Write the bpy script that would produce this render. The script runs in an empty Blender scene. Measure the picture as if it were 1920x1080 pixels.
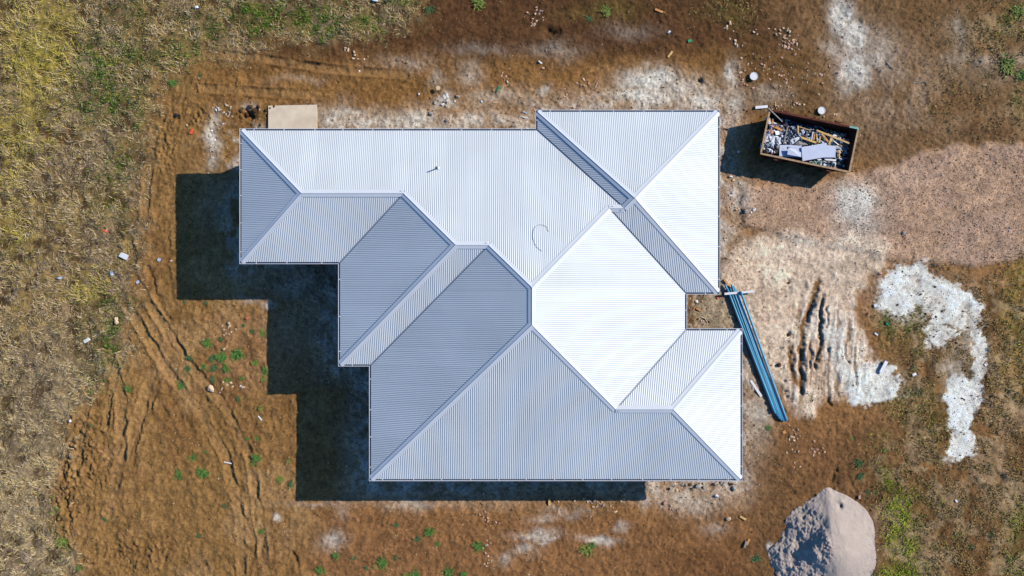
import bpy, math, random
import numpy as np
from mathutils import Vector

# ------------------------------------------------------------------ camera, sky, sun, exposure
scene = bpy.context.scene
CAM_H = 33.8
WID = 46.0                      # metres of ground across the picture
S = WID / 1920.0                # metres of ground per photograph pixel
R = math.radians
cd = bpy.data.cameras.new('camera'); cam = bpy.data.objects.new('camera', cd)
scene.collection.objects.link(cam); scene.camera = cam
NPX = 900.0                     # photograph column straight below the lens
NX = (NPX - 960) * S
cam.location = (NX, 0, CAM_H); cd.shift_x = (960 - NPX) / 1920; cam.rotation_euler = (0, 0, 0)
cd.sensor_fit = 'HORIZONTAL'; cd.sensor_width = 36.0
cd.angle = 2 * math.atan(WID / 2 / CAM_H)
cd.clip_end = 3000; cd.clip_start = 0.5

SUN_EL = R(32.3); SUN_DIR = Vector((152, 64, 0)).normalized() * math.cos(SUN_EL) + Vector((0, 0, math.sin(SUN_EL)))
w = bpy.data.worlds.new('World'); scene.world = w; w.use_nodes = True
nt = w.node_tree; bg = nt.nodes['Background']
sky = nt.nodes.new('ShaderNodeTexSky'); sky.sky_type = 'NISHITA'; sky.sun_disc = False
sky.sun_elevation = SUN_EL; sky.sun_rotation = math.atan2(SUN_DIR.x, SUN_DIR.y)
sky.air_density = 1.0; sky.dust_density = 0.3; sky.ozone_density = 8.0
tn = nt.nodes.new('ShaderNodeVectorMath'); tn.operation = 'MULTIPLY'; tn.inputs[1].default_value = (.64, .88, 1.02)   # clear, deep blue winter sky
nt.links.new(sky.outputs[0], tn.inputs[0]); nt.links.new(tn.outputs[0], bg.inputs[0]); bg.inputs[1].default_value = 0.118
sd = bpy.data.lights.new('sun', 'SUN'); sd.energy = 4.2; sd.angle = R(0.5); sd.color = (1.0, 0.96, 0.90)
sun = bpy.data.objects.new('sun', sd); scene.collection.objects.link(sun)
sun.rotation_euler = (-SUN_DIR).to_track_quat('-Z', 'Y').to_euler()
sun.location = (30, 12, 40)
vs = scene.view_settings
vs.view_transform = 'Standard'; vs.look = 'None'; vs.gamma = 1.0; vs.exposure = 0.18
scene.cycles.max_bounces = 5; scene.cycles.diffuse_bounces = 0

COL = scene.collection
rng = np.random.default_rng(7)
random.seed(11)

# ------------------------------------------------------------------ helpers
def P(px, py, z=0.0):
    """ground-plan point that lies where the photograph shows (px, py) for a height z"""
    k = S * (CAM_H - z) / CAM_H
    return (NX + (px - NPX) * k, (540 - py) * k)

def lin(c):
    return tuple(((v / 255) / 12.92 if v / 255 <= 0.04045 else ((v / 255 + 0.055) / 1.055) ** 2.4) for v in c)

def mesh(name, V, F, mat=None, parent=None, smooth=False, loc=None):
    me = bpy.data.meshes.new(name); me.from_pydata([tuple(v) for v in V], [], [tuple(f) for f in F]); me.update()
    if smooth: me.polygons.foreach_set('use_smooth', [True] * len(me.polygons))
    if mat: me.materials.append(mat)
    o = bpy.data.objects.new(name, me); COL.objects.link(o)
    if parent: o.parent = parent
    if loc: o.location = loc
    return o

def npmesh(name, V, F, n, mat, smooth=False, colors=None):
    """big mesh from numpy; every face has n corners (or F is (flat, starts, totals))"""
    me = bpy.data.meshes.new(name)
    me.vertices.add(len(V)); me.vertices.foreach_set('co', np.asarray(V, np.float32).ravel())
    if isinstance(F, tuple): flat, st, tot = F
    else: flat = F.ravel(); st = np.arange(len(F)) * n; tot = np.full(len(F), n)
    me.loops.add(len(flat)); me.loops.foreach_set('vertex_index', flat.astype(np.int32))
    me.polygons.add(len(st)); me.polygons.foreach_set('loop_start', st.astype(np.int32)); me.polygons.foreach_set('loop_total', tot.astype(np.int32))
    me.polygons.foreach_set('use_smooth', np.full(len(st), smooth))
    me.update(calc_edges=True)
    if colors is not None:
        a = me.color_attributes.new('col', 'FLOAT_COLOR', 'POINT')
        c = np.ones((len(V), 4), np.float32); c[:, :3] = colors
        a.data.foreach_set('color', c.ravel())
    me.materials.append(mat)
    o = bpy.data.objects.new(name, me); COL.objects.link(o)
    return o

def tag(o, label=None, cat=None, group=None, kind=None):
    if label: o['label'] = label
    if cat: o['category'] = cat
    if group: o['group'] = group
    if kind: o['kind'] = kind
    return o

class MB:
    def __init__(s): s.V = []; s.F = []
    def add(s, V, F):
        b = len(s.V); s.V += [tuple(v) for v in V]; s.F += [tuple(i + b for i in f) for f in F]
    def box(s, c, d, rz=0, rx=0, ry=0):
        from mathutils import Euler
        m = Euler((rx, ry, rz)).to_matrix(); c = Vector(c)
        V = [c + m @ Vector((sx * d[0] / 2, sy * d[1] / 2, sz * d[2] / 2)) for sx in (-1, 1) for sy in (-1, 1) for sz in (-1, 1)]
        s.add(V, [(0, 1, 3, 2), (4, 6, 7, 5), (0, 4, 5, 1), (2, 3, 7, 6), (0, 2, 6, 4), (1, 5, 7, 3)])
    def tube(s, pts, r, n=8, cap=True):
        pts = [Vector(p) for p in pts]; rings = []
        b = len(s.V)
        for i, p in enumerate(pts):
            t = (pts[min(i + 1, len(pts) - 1)] - pts[max(i - 1, 0)]).normalized()
            u = t.cross(Vector((0, 0, 1)));
            if u.length < 1e-3: u = Vector((1, 0, 0))
            u.normalize(); v = u.cross(t)
            rr = r[i] if isinstance(r, (list, tuple)) else r
            for k in range(n):
                a = 2 * math.pi * k / n; s.V.append(tuple(p + u * math.cos(a) * rr + v * math.sin(a) * rr))
        for i in range(len(pts) - 1):
            for k in range(n):
                s.F.append((b + i * n + k, b + i * n + (k + 1) % n, b + (i + 1) * n + (k + 1) % n, b + (i + 1) * n + k))
        if cap: s.F.append(tuple(b + k for k in range(n))); s.F.append(tuple(b + (len(pts) - 1) * n + k for k in reversed(range(n))))
    def prism(s, poly, z0, z1):
        n = len(poly); b = len(s.V)
        for z in (z0, z1):
            for p in poly: s.V.append((p[0], p[1], z))
        for i in range(n): s.F.append((b + i, b + (i + 1) % n, b + n + (i + 1) % n, b + n + i))
        s.F.append(tuple(b + i for i in reversed(range(n)))); s.F.append(tuple(b + n + i for i in range(n)))
    def build(s, name, mat, parent=None, smooth=False, loc=None): return mesh(name, s.V, s.F, mat, parent, smooth, loc)

def empty(name, loc=(0, 0, 0), rz=0):
    o = bpy.data.objects.new(name, None); COL.objects.link(o); o.location = loc; o.rotation_euler.z = rz; o.empty_display_size = .2
    return o

# ---- numpy noise
_T = [np.random.default_rng(100 + i).random((256, 256)) for i in range(12)]
def vn(x, y, seed=0):
    T = _T[seed % 12]; x = x + seed * 17.3; y = y + seed * 9.1
    xi = np.floor(x).astype(int); yi = np.floor(y).astype(int); fx = x - xi; fy = y - yi
    fx = fx * fx * (3 - 2 * fx); fy = fy * fy * (3 - 2 * fy)
    a = T[yi & 255, xi & 255]; b = T[yi & 255, (xi + 1) & 255]; c = T[(yi + 1) & 255, xi & 255]; d = T[(yi + 1) & 255, (xi + 1) & 255]
    return (a * (1 - fx) + b * fx) * (1 - fy) + (c * (1 - fx) + d * fx) * fy
def fbm(x, y, scale, octv=4, seed=0, gain=.5):
    t = np.zeros_like(x); amp = 1; tot = 0; f = 1 / scale
    for o in range(octv):
        ca, sa = math.cos(o * .9 + .3), math.sin(o * .9 + .3)
        t += amp * vn((x * ca - y * sa) * f, (x * sa + y * ca) * f, seed + o); tot += amp; amp *= gain; f *= 2.03
    return t / tot
def sst(a, b, x):
    t = np.clip((x - a) / (b - a), 0, 1); return t * t * (3 - 2 * t)

# ------------------------------------------------------------------ materials
def mat_simple(name, c, rough=.7, metal=0, noise=.15, scale=8, spec=.3, bump=0):
    m = bpy.data.materials.new(name); m.use_nodes = True; t = m.node_tree; b = t.nodes['Principled BSDF']
    b.inputs['Roughness'].default_value = rough; b.inputs['Metallic'].default_value = metal; b.inputs['Specular IOR Level'].default_value = spec
    tc = t.nodes.new('ShaderNodeTexCoord'); n = t.nodes.new('ShaderNodeTexNoise'); n.inputs['Scale'].default_value = scale; n.inputs['Detail'].default_value = 5
    t.links.new(tc.outputs['Object'], n.inputs['Vector'])
    r = t.nodes.new('ShaderNodeMapRange'); r.inputs[1].default_value = .3; r.inputs[2].default_value = .7; r.inputs[3].default_value = 1 - noise; r.inputs[4].default_value = 1 + noise
    t.links.new(n.outputs[0], r.inputs[0])
    mx = t.nodes.new('ShaderNodeVectorMath'); mx.operation = 'SCALE'; mx.inputs[0].default_value = c[:3]
    t.links.new(r.outputs[0], mx.inputs['Scale']); t.links.new(mx.outputs[0], b.inputs['Base Color'])
    if bump:
        bp = t.nodes.new('ShaderNodeBump'); bp.inputs['Strength'].default_value = bump; bp.inputs['Distance'].default_value = .02
        t.links.new(n.outputs[0], bp.inputs['Height']); t.links.new(bp.outputs[0], b.inputs['Normal'])
    return m
def mat_attr(name, rough=.9, amp=.25, scale=30, bump=.0, dist=.02, translucent=False):
    m = bpy.data.materials.new(name); m.use_nodes = True; t = m.node_tree; b = t.nodes['Principled BSDF']
    b.inputs['Roughness'].default_value = rough; b.inputs['Specular IOR Level'].default_value = .12
    a = t.nodes.new('ShaderNodeAttribute'); a.attribute_name = 'col'
    if amp:
        tc = t.nodes.new('ShaderNodeTexCoord'); n = t.nodes.new('ShaderNodeTexNoise'); n.inputs['Scale'].default_value = scale; n.inputs['Detail'].default_value = 6; n.inputs['Roughness'].default_value = .7
        t.links.new(tc.outputs['Object'], n.inputs['Vector'])
        r = t.nodes.new('ShaderNodeMapRange'); r.inputs[1].default_value = .25; r.inputs[2].default_value = .75; r.inputs[3].default_value = 1 - amp; r.inputs[4].default_value = 1 + amp
        t.links.new(n.outputs[0], r.inputs[0])
        mx = t.nodes.new('ShaderNodeVectorMath'); mx.operation = 'SCALE'
        t.links.new(a.outputs['Color'], mx.inputs[0]); t.links.new(r.outputs[0], mx.inputs['Scale']); t.links.new(mx.outputs[0], b.inputs['Base Color'])
        if bump:
            bp = t.nodes.new('ShaderNodeBump'); bp.inputs['Strength'].default_value = bump; bp.inputs['Distance'].default_value = dist
            t.links.new(n.outputs[0], bp.inputs['Height']); t.links.new(bp.outputs[0], b.inputs['Normal'])
    else: t.links.new(a.outputs['Color'], b.inputs['Base Color'])
    return m
M = {}
M['ground'] = mat_attr('earth', .95, .62, 26, 1.0, .03)
M['heap'] = mat_attr('sand_heap', .95, .10, 22, .5, .03)
M['blade'] = mat_attr('grass_blade', .8, 0)
M['stone'] = mat_attr('stone_chips', .9, 0)
M['roof'] = mat_simple('painted_steel', (.695, .71, .685), .42, 0, .05, .5, .35)
t_ = M['roof'].node_tree; at_ = t_.nodes.new('ShaderNodeAttribute'); at_.attribute_name = 'lap'; ml_ = t_.nodes.new('ShaderNodeVectorMath'); ml_.operation = 'MULTIPLY'
src_ = t_.nodes['Principled BSDF'].inputs['Base Color'].links[0].from_socket; t_.links.new(src_, ml_.inputs[0]); t_.links.new(at_.outputs['Color'], ml_.inputs[1]); t_.links.new(ml_.outputs[0], t_.nodes['Principled BSDF'].inputs['Base Color'])
M['cap'] = mat_simple('painted_steel_trim', (.71, .715, .705), .42, 0, .03, 1.2, .35)
M['gutter'] = mat_simple('gutter_steel', (.66, .66, .68), .45, 0, .04, 1.0, .35)
M['flash'] = mat_simple('valley_steel', (.40, .43, .48), .5, 0, .1, 2)
M['soffit'] = mat_simple('soffit_board', (.7, .7, .68), .8)
M['concrete'] = mat_simple('concrete', lin((226, 204, 174)), .9, 0, .12, 2.2, .2, .2)
M['wire'] = mat_simple('grey_wire', (.38, .40, .44), .6)
M['dark'] = mat_simple('dark_rubber', (.03, .03, .035), .6)
def brick():
    m = bpy.data.materials.new('face_brick'); m.use_nodes = True; t = m.node_tree; b = t.nodes['Principled BSDF']
    tc = t.nodes.new('ShaderNodeTexCoord'); sx = t.nodes.new('ShaderNodeSeparateXYZ'); ad = t.nodes.new('ShaderNodeMath'); ad.operation = 'ADD'; cb = t.nodes.new('ShaderNodeCombineXYZ')
    t.links.new(tc.outputs['Object'], sx.inputs[0]); t.links.new(sx.outputs[0], ad.inputs[0]); t.links.new(sx.outputs[1], ad.inputs[1])
    t.links.new(ad.outputs[0], cb.inputs[0]); t.links.new(sx.outputs[2], cb.inputs[1])
    k = t.nodes.new('ShaderNodeTexBrick'); k.inputs['Scale'].default_value = 1; k.inputs['Brick Width'].default_value = .24; k.inputs['Row Height'].default_value = .086; k.inputs['Mortar Size'].default_value = .006
    k.inputs['Color1'].default_value = (*lin((190, 150, 125)), 1); k.inputs['Color2'].default_value = (*lin((205, 170, 145)), 1); k.inputs['Mortar'].default_value = (.45, .43, .4, 1)
    t.links.new(cb.outputs[0], k.inputs['Vector']); t.links.new(k.outputs[0], b.inputs['Base Color']); b.inputs['Roughness'].default_value = .9
    return m
M['brick'] = brick()

# ------------------------------------------------------------------ the ground sheet
def axis(lim, step, far):
    a = list(np.arange(0, lim + 1e-6, step)); d = step
    while a[-1] < far: d *= 1.22; a.append(a[-1] + d)
    a = np.array(a); return np.concatenate([-a[:0:-1], a])
GX = axis(23.6, .042, 700); GY = axis(13.6, .042, 700)
gx, gy = np.meshgrid(GX, GY)
X = gx / S + 960; Y = 540 - gy / S              # photograph pixels of every ground vertex (ground is level)

def seg_dist(px, py, path):
    d = np.full(px.shape, 1e9)
    for (x0, y0), (x1, y1) in zip(path[:-1], path[1:]):
        vx, vy = x1 - x0, y1 - y0; L = vx * vx + vy * vy + 1e-9
        t = np.clip(((px - x0) * vx + (py - y0) * vy) / L, 0, 1)
        d = np.minimum(d, np.hypot(px - x0 - t * vx, py - y0 - t * vy))
    return d
def sdf(px, py, poly):
    d = seg_dist(px, py, poly + [poly[0]]); ins = np.zeros(px.shape, bool)
    n = len(poly)
    for i in range(n):
        x0, y0 = poly[i]; x1, y1 = poly[(i + 1) % n]
        if y0 == y1: continue
        c = ((y0 > py) != (y1 > py)) & (px < (x1 - x0) * (py - y0) / (y1 - y0) + x0)
        ins ^= c
    return np.where(ins, -d, d)

A_ = 1  # warped coordinates: patches get ragged edges
def warp(x, y, amp, scale, seed):
    return x + (fbm(x, y, scale, 4, seed) - .5) * 2 * amp, y + (fbm(x, y, scale, 4, seed + 3) - .5) * 2 * amp

GRASS = [(-4000, -4000), (1500, -4000), (800, -60), (775, 30), (700, 55), (560, 60), (470, 75), (425, 95), (380, 90), (330, 120), (280, 160), (268, 260), (245, 380), (240, 480), (238, 560), (228, 640), (195, 690), (130, 740), (100, 830), (72, 900), (100, 1000), (125, 1080), (200, 4000), (-4000, 4000)]
DRIVE = [(1385, 345), (1500, 350), (1600, 330), (1680, 312), (1730, 287), (1765, 282), (1790, 274), (1835, 276), (1850, 272), (1960, 268), (3000, 200), (3000, 540), (1960, 478), (1880, 488), (1820, 497), (1740, 492), (1680, 488), (1600, 470), (1500, 450), (1390, 420)]
SAND = [(1352, 545), (1358, 500), (1395, 455), (1440, 440), (1500, 440), (1560, 455), (1640, 440), (1662, 470), (1650, 500), (1610, 540), (1590, 580), (1603, 600), (1620, 640), (1632, 690), (1640, 720), (1600, 745), (1560, 740), (1535, 745), (1520, 775), (1488, 770), (1470, 730), (1440, 700), (1400, 620)]
BIGWHITE = [(1643, 573), (1650, 545), (1662, 515), (1687, 497), (1733, 497), (1747, 523), (1793, 530), (1813, 550), (1843, 577), (1845, 610), (1838, 660), (1845, 693), (1830, 697), (1826, 640), (1800, 615), (1793, 637), (1773, 655), (1743, 650), (1738, 600), (1713, 575), (1693, 593), (1677, 587)]
STRIP = [(1775, 720), (1788, 706), (1835, 712), (1850, 740), (1832, 760), (1822, 800), (1828, 845), (1800, 866), (1772, 860), (1780, 790), (1768, 742)]

def veg_masks(x, y):
    """how much yellow grass / straw / green / bare there is at a photograph pixel"""
    wx, wy = warp(x, y, 28, 70, 1)
    g = sst(44, -24, sdf(wx, wy, GRASS) + (fbm(x, y, 16, 3, 2) - .5) * 60)
    n1 = fbm(x, y, 90, 4, 5); n2 = fbm(x, y, 40, 4, 8)
    yel = 1.15 * np.exp(-(((wx - 80) / 75) ** 2 + ((wy - 90) / 90) ** 2)) + .8 * np.exp(-(((wx - 40) / 60) ** 2 + ((wy - 270) / 90) ** 2)) + .5 * np.exp(-(((wx - 20) / 40) ** 2 + ((wy - 460) / 60) ** 2)) + .6 * np.exp(-(((wx - 170) / 28) ** 2 + ((wy - 545) / 40) ** 2))
    grn = np.zeros(x.shape)
    for cx, cy, rx, ry, a in [(190, 130, 45, 60, 1.1), (215, 185, 45, 35, 1.1), (255, 110, 30, 30, .9), (330, 100, 40, 28, .75), (375, 60, 40, 45, .6), (480, 25, 50, 22, 1.), (500, 55, 35, 18, .8), (570, 25, 60, 28, .75), (600, 50, 40, 15, .9), (690, 40, 45, 25, .6), (760, 5, 40, 15, .6), (215, 320, 35, 40, .6), (205, 640, 22, 60, 1.0), (195, 560, 30, 35, .6), (225, 470, 18, 30, .4), (215, 390, 25, 30, .4), (165, 200, 40, 20, .8), (245, 25, 50, 30, .35), (118, 1020, 14, 26, .9), (105, 960, 14, 20, .5), (260, 215, 15, 25, .5), (180, 700, 22, 14, .5), (240, 560, 10, 25, .4), (150, 625, 20, 25, .35)]:
        grn = np.maximum(grn, a * np.exp(-(((wx - cx) / rx) ** 2 + ((wy - cy) / ry) ** 2)))
    grn *= 1 + .5 * sst(400, 450, x) * sst(90, 60, y)
    # right-hand field
    fr = sst(1640, 1740, wx) * sst(480, 560, wy) + sst(1600, 1680, wx) * sst(820, 880, wy) + sst(1780, 1860, wx) * sst(90, 20, np.abs(wy - 60)) * .8 + sst(1700, 1800, wx) * sst(150, 40, np.abs(wy - 150)) * .4
    fr = np.clip(fr, 0, 1) * (1 - g)
    gr2 = np.zeros(x.shape)
    for cx, cy, rx, ry, a in [(1668, 905, 16, 24, .9), (1680, 960, 22, 36, 1.25), (1672, 1020, 18, 34, 1.1), (1690, 1075, 40, 28, 1.2), (1700, 1015, 22, 40, .8), (1905, 975, 24, 40, .8), (1900, 1060, 30, 45, .6), (1725, 760, 40, 40, .25), (1685, 740, 45, 30, .45), (1665, 610, 20, 40, .95), (1715, 610, 25, 40, .75), (1655, 830, 25, 25, .25), (1760, 800, 25, 50, .3), (1910, 620, 20, 80, .3), (1890, 30, 25, 40, .6), (1910, 200, 20, 30, .45), (1915, 520, 12, 40, .4), (1740, 950, 40, 30, .25), (1500, 745, 14, 10, .2), (1360, 20, 60, 20, .3), (1130, 25, 70, 18, .35)]:
        gr2 = np.maximum(gr2, a * np.exp(-(((wx - cx) / rx) ** 2 + ((wy - cy) / ry) ** 2)))
    white = whites(x, y)[0]
    return g, yel, grn, fr, gr2, n1, n2, white

def whites(x, y):
    wx, wy = warp(x, y, 14, 30, 2); fx, fy = warp(x, y, 10, 14, 6)
    n = fbm(x, y, 12, 4, 9)
    sp = fbm(x, y, 5, 3, 1); big = fbm(x, y, 26, 3, 10)
    def dust(d, core, rim):          # thick in the middle, thinning to specks at the rim
        t = sst(rim, -core, d); return np.clip(t * 1.5 * sst(.66 - .60 * t, .74 - .34 * t, .6 * sp + .4 * n + (big - .5) * .7), 0, 1)
    hard = dust(sdf(fx, fy, BIGWHITE), 18, 20) * (.72 + .28 * sst(.35, .6, big))
    hard = np.maximum(hard, dust(sdf(fx, fy, STRIP), 12, 11))
    hard = np.maximum(hard, .92 * dust(sdf(fx, fy, [(1588, 700), (1625, 688), (1650, 690), (1672, 693), (1690, 715), (1678, 738), (1650, 756), (1600, 750)]), 12, 20))
    hard = np.maximum(hard, .8 * dust(seg_dist(fx, fy, [(1838, 640), (1838, 690), (1828, 722)]) - 10, 6, 8))
    hard = np.maximum(hard, .75 * dust(seg_dist(fx, fy, [(1560, 610), (1570, 680), (1600, 715)]) - 8, 6, 24))
    soft = np.zeros(x.shape)
    for cx, cy, rx, ry, a in [(1578, 30, 18, 40, 1.1), (1600, 68, 22, 26, 1.3), (1585, 100, 30, 22, .45), (1603, 132, 26, 28, 1.4), (1640, 100, 40, 50, .35), (1560, 93, 22, 14, .4), (1590, 165, 16, 18, .4),
                             (1215, 148, 46, 18, 1.5), (1195, 180, 40, 12, 1.3), (1262, 168, 50, 20, .7), (1320, 188, 30, 12, .6), (1370, 140, 14, 30, .6), (1375, 200, 18, 30, .5), (1300, 190, 30, 10, .3),
                             (1602, 385, 36, 32, 1.4), (1615, 420, 34, 30, .6), (1585, 440, 30, 20, .4), (1500, 455, 36, 28, .3), (1560, 495, 60, 40, .15),
                             (408, 225, 10, 22, .55), (398, 262, 12, 28, .7), (395, 305, 12, 20, .45), (465, 195, 14, 8, .35), (690, 228, 60, 9, .6), (640, 215, 50, 10, .6), (770, 222, 50, 14, .7), (835, 190, 16, 14, .8), (880, 228, 30, 12, .6), (822, 150, 14, 16, .4), (880, 140, 24, 22, .35), (1022, 172, 9, 12, .6), (960, 225, 30, 8, .35),
                             (775, 945, 40, 9, .45), (600, 945, 60, 6, .2), (1005, 1005, 42, 10, .55), (985, 1032, 20, 10, .45), (1035, 1012, 14, 5, .6), (1125, 1015, 26, 8, .7), (1018, 975, 30, 9, .3), (1165, 992, 10, 7, .5), (1060, 960, 40, 10, .3), (950, 1050, 16, 10, .4), (1205, 945, 12, 12, .4), (1425, 775, 18, 22, .5), (1300, 945, 50, 20, .4), (1320, 890, 50, 14, .4), (1340, 990, 26, 14, .25), (1440, 1026, 6, 5, .9), (1395, 375, 22, 22, .55), (1395, 350, 16, 16, .5), (1850, 110, 70, 12, .22), (1800, 60, 10, 30, .35), (1680, 325, 30, 25, .1), (1790, 690, 30, 20, .3), (1700, 560, 60, 40, .3), (1810, 660, 30, 40, .2), (1620, 660, 15, 10, .25), (500, 572, 14, 8, .6), (470, 560, 20, 8, .3), (1700, 740, 20, 8, .3), (1860, 750, 20, 8, .2), (545, 600, 40, 60, .1), (560, 540, 60, 26, .25), (400, 380, 40, 60, .12), (640, 960, 14, 16, .2), (520, 968, 8, 6, .8), (625, 1015, 22, 14, .55), (900, 95, 60, 12, .18), (760, 120, 60, 14, .2), (1040, 95, 50, 16, .22), (1100, 205, 60, 9, .4), (930, 180, 60, 14, .3), (1180, 60, 50, 14, .12), (1440, 180, 40, 18, .25), (560, 150, 50, 8, .15)]:
        soft = np.maximum(soft, a * np.exp(-(((wx - cx) / rx) ** 2 + ((wy - cy) / ry) ** 2)) ** 1.0)
    soft = np.clip(soft * (.55 + .9 * n), 0, 1)
    return hard, soft

HOUSE = [(449, 241), (1004, 241), (1004, 206), (1350, 206), (1350, 552), (1288, 552), (1288, 616), (1392, 616), (1392, 902), (692, 902), (692, 687), (634, 687), (634, 495), (449, 495)]
def shrink(p): return [((x - NPX) * .926 + NPX, (y - 540) * .926 + 540) for x, y in p]

def mixc(c, m, t):
    return c * (1 - m[..., None]) + np.array(lin(t)) * m[..., None]

def ground_fields(x, y):
    wx, wy = warp(x, y, 22, 60, 4); n1 = fbm(x, y, 60, 5, 2); n2 = fbm(x, y, 18, 4, 7); n3 = fbm(x, y, 7, 3, 10)
    g, yel, grn, fr, gr2, _, _, _ = VM(x, y)
    c = np.ones(x.shape + (3,)) * np.array(lin((140, 100, 62)))
    # left bare yard: orange soil
    c = mixc(c, sst(700, 420, wx), (142, 106, 62))
    c = mixc(c, sst(640, 560, wx) * sst(560, 620, wy) * sst(760, 700, wy) * .6 * sst(360, 420, wx), (158, 118, 82))
    c = mixc(c, sst(700, 500, wx) * sst(.52, .64, n1) * .6, (122, 86, 50)); c = mixc(c, sst(700, 500, wx) * sst(.46, .36, fbm(x, y, 110, 4, 6)) * .6, (164, 128, 86)); c = mixc(c, sst(600, 500, wx) * sst(.56, .64, n2) * .4, (104, 74, 44))
    c = mixc(c, sst(330, 300, wx) * .3 * sst(.4, .6, n2), (160, 120, 74))
    # the top band
    c = mixc(c, sst(330, 430, wx) * sst(1480, 1380, wx) * sst(225, 190, wy) * .9, (134, 96, 54))
    c = mixc(c, sst(430, 560, wx) * sst(1640, 1500, wx) * sst(115 + 50 * n1, 75, wy) * .95, (86, 58, 36))
    c = mixc(c, sst(1400, 1560, wx) * sst(330, 270, wy), (130, 98, 66))
    c = mixc(c, sst(1280, 1400, wx) * sst(1600, 1500, wx) * sst(260, 210, wy) * sst(60, 110, wy) * .7, (104, 74, 40))
    c = mixc(c, np.exp(-(((wx - 1660) / 70) ** 2 + ((wy - 250) / 60) ** 2)) * .55, (96, 68, 38))
    c = mixc(c, np.exp(-(((wx - 1700) / 120) ** 2 + ((wy - 170) / 80) ** 2)) * .75 * sst(.35, .55, n1), (166, 140, 116)); c = mixc(c, sst(1750, 1800, wx) * sst(200, 120, wy) * sst(20, 60, wy) * .6, (150, 136, 116)); c = mixc(c, sst(1560, 1620, wx) * sst(300, 250, wy) * sst(.5, .6, n2) * .45, (92, 66, 42))
    c = mixc(c, np.exp(-(((wx - 1820) / 60) ** 2 + ((wy - 255) / 16) ** 2)) * .8, (88, 62, 38))
    c = mixc(c, np.exp(-(((wx - 1700) / 160) ** 2 + ((wy - 20) / 50) ** 2)) * .6, (104, 76, 44))
    # pale trodden rim round the house
    dh = sdf(x, y, HOUSE) + (n1 - .5) * 60 + (n2 - .5) * 24
    c = mixc(c, sst(70, 14, dh) * .8 * sst(560, 640, wx + .3 * wy), (176, 146, 118))
    c = mixc(c, sst(40, 5, dh) * .55 * sst(.42, .6, n2), (190, 182, 172))
    # bottom
    c = mixc(c, sst(560, 640, wx) * sst(1480, 1400, wx) * sst(950, 985, wy) * .75, (134, 94, 60))
    c = mixc(c, np.exp(-(((wx - 1330) / 110) ** 2 + ((wy - 1050) / 50) ** 2)) * .8, (112, 76, 46))
    c = mixc(c, sst(1380, 1430, wx) * sst(780, 830, wy) * .85, (114, 82, 52))
    c = mixc(c, np.exp(-(((wx - 1530) / 60) ** 2 + ((wy - 850) / 50) ** 2)) * .5, (128, 88, 56))
    # right field earth
    c = mixc(c, np.clip(fr, 0, 1) * .9, (126, 92, 56))
    c = mixc(c, fr * sst(.5, .62, n1) * .7, (150, 124, 94))
    c = mixc(c, fr * sst(.46, .38, n1) * .6, (92, 66, 40))
    c = mixc(c, sst(1850, 1900, wx) * sst(480, 520, wy) * sst(800, 700, wy) * .5, (150, 118, 60))
    # gravel drive
    dx, dy = warp(x, y, 8, 22, 5)
    drive = sst(9, -9, sdf(dx, dy, DRIVE)) * sst(1370, 1400, wx)
    drive = np.maximum(drive, .85 * np.exp(-(((wx - 1460) / 70) ** 2 + ((wy - 380) / 45) ** 2)))
    c = mixc(c, drive, (184, 148, 120)); c = mixc(c, drive * sst(.5, .62, n1) * .4, (170, 140, 122))
    # builder's sand, spread and rutted
    sx_, sy_ = warp(x, y, 14, 26, 7)
    sand = sst(16, -10, sdf(sx_, sy_, SAND))
    c = mixc(c, sand * .93, (218, 190, 164))
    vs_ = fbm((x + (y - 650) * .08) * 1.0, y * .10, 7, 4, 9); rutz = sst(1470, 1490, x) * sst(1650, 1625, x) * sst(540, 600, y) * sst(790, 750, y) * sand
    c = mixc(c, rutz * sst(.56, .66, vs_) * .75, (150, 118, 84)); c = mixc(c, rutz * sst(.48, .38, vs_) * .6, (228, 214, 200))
    c = mixc(c, sand * sst(.52, .62, fbm(x, y, 30, 4, 1)) * .4, (228, 206, 182))
    c = mixc(c, sand * np.exp(-(((wx - 1590) / 60) ** 2 + ((wy - 500) / 36) ** 2)) * .75, (176, 152, 128))
    yard = sst(4, -4, sdf(x, y, [(1288, 548), (1370, 548), (1385, 616), (1288, 616)]))
    c = mixc(c, yard * .9, (168, 148, 122)); c = mixc(c, yard * sst(.5, .6, n2) * sst(1330, 1310, x), (118, 88, 62))
    c = mixc(c, .8 * np.exp(-(((wx - 1418) / 26) ** 2 + ((wy - 790) / 60) ** 2)), (172, 150, 128))
    # grassy ground beneath the blades
    c = mixc(c, g * .93, (144, 118, 74)); c = mixc(c, g * sst(600, 720, y) * .7, (152, 132, 104))
    c = mixc(c, g * np.clip(grn, 0, 1) * .7, (82, 84, 38)); c = mixc(c, g * np.clip(yel, 0, 1) * .8, (156, 138, 60))
    c = mixc(c, g * sst(.52, .6, n1) * .5, (136, 114, 96)); c = mixc(c, g * sst(.47, .36, n2) * .8, (84, 62, 40)); c = mixc(c, g * sst(.47, .36, fbm(x, y, 34, 4, 11)) * .5, (92, 74, 46))
    c = mixc(c, np.clip(gr2, 0, 1) * .7, (104, 104, 44)); c = mixc(c, fr * sst(.5, .6, fbm(x, y, 28, 4, 10)) * .5, (168, 142, 108))
    # lime and plaster washed out on the earth
    hard, soft = whites(x, y)
    c = mixc(c, np.clip(soft * 1.15, 0, 1) * .92, (212, 203, 190)); c = mixc(c, hard, (226, 221, 210))
    # grain of the soil
    n4 = fbm(x, y, 3.2, 2, 6)
    c = c * (0.66 + .68 * n2)[..., None] * (.72 + .56 * n3)[..., None] * (.70 + .60 * n4)[..., None]
    bare = np.clip(1 - g - .6 * fr, 0, 1)
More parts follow.
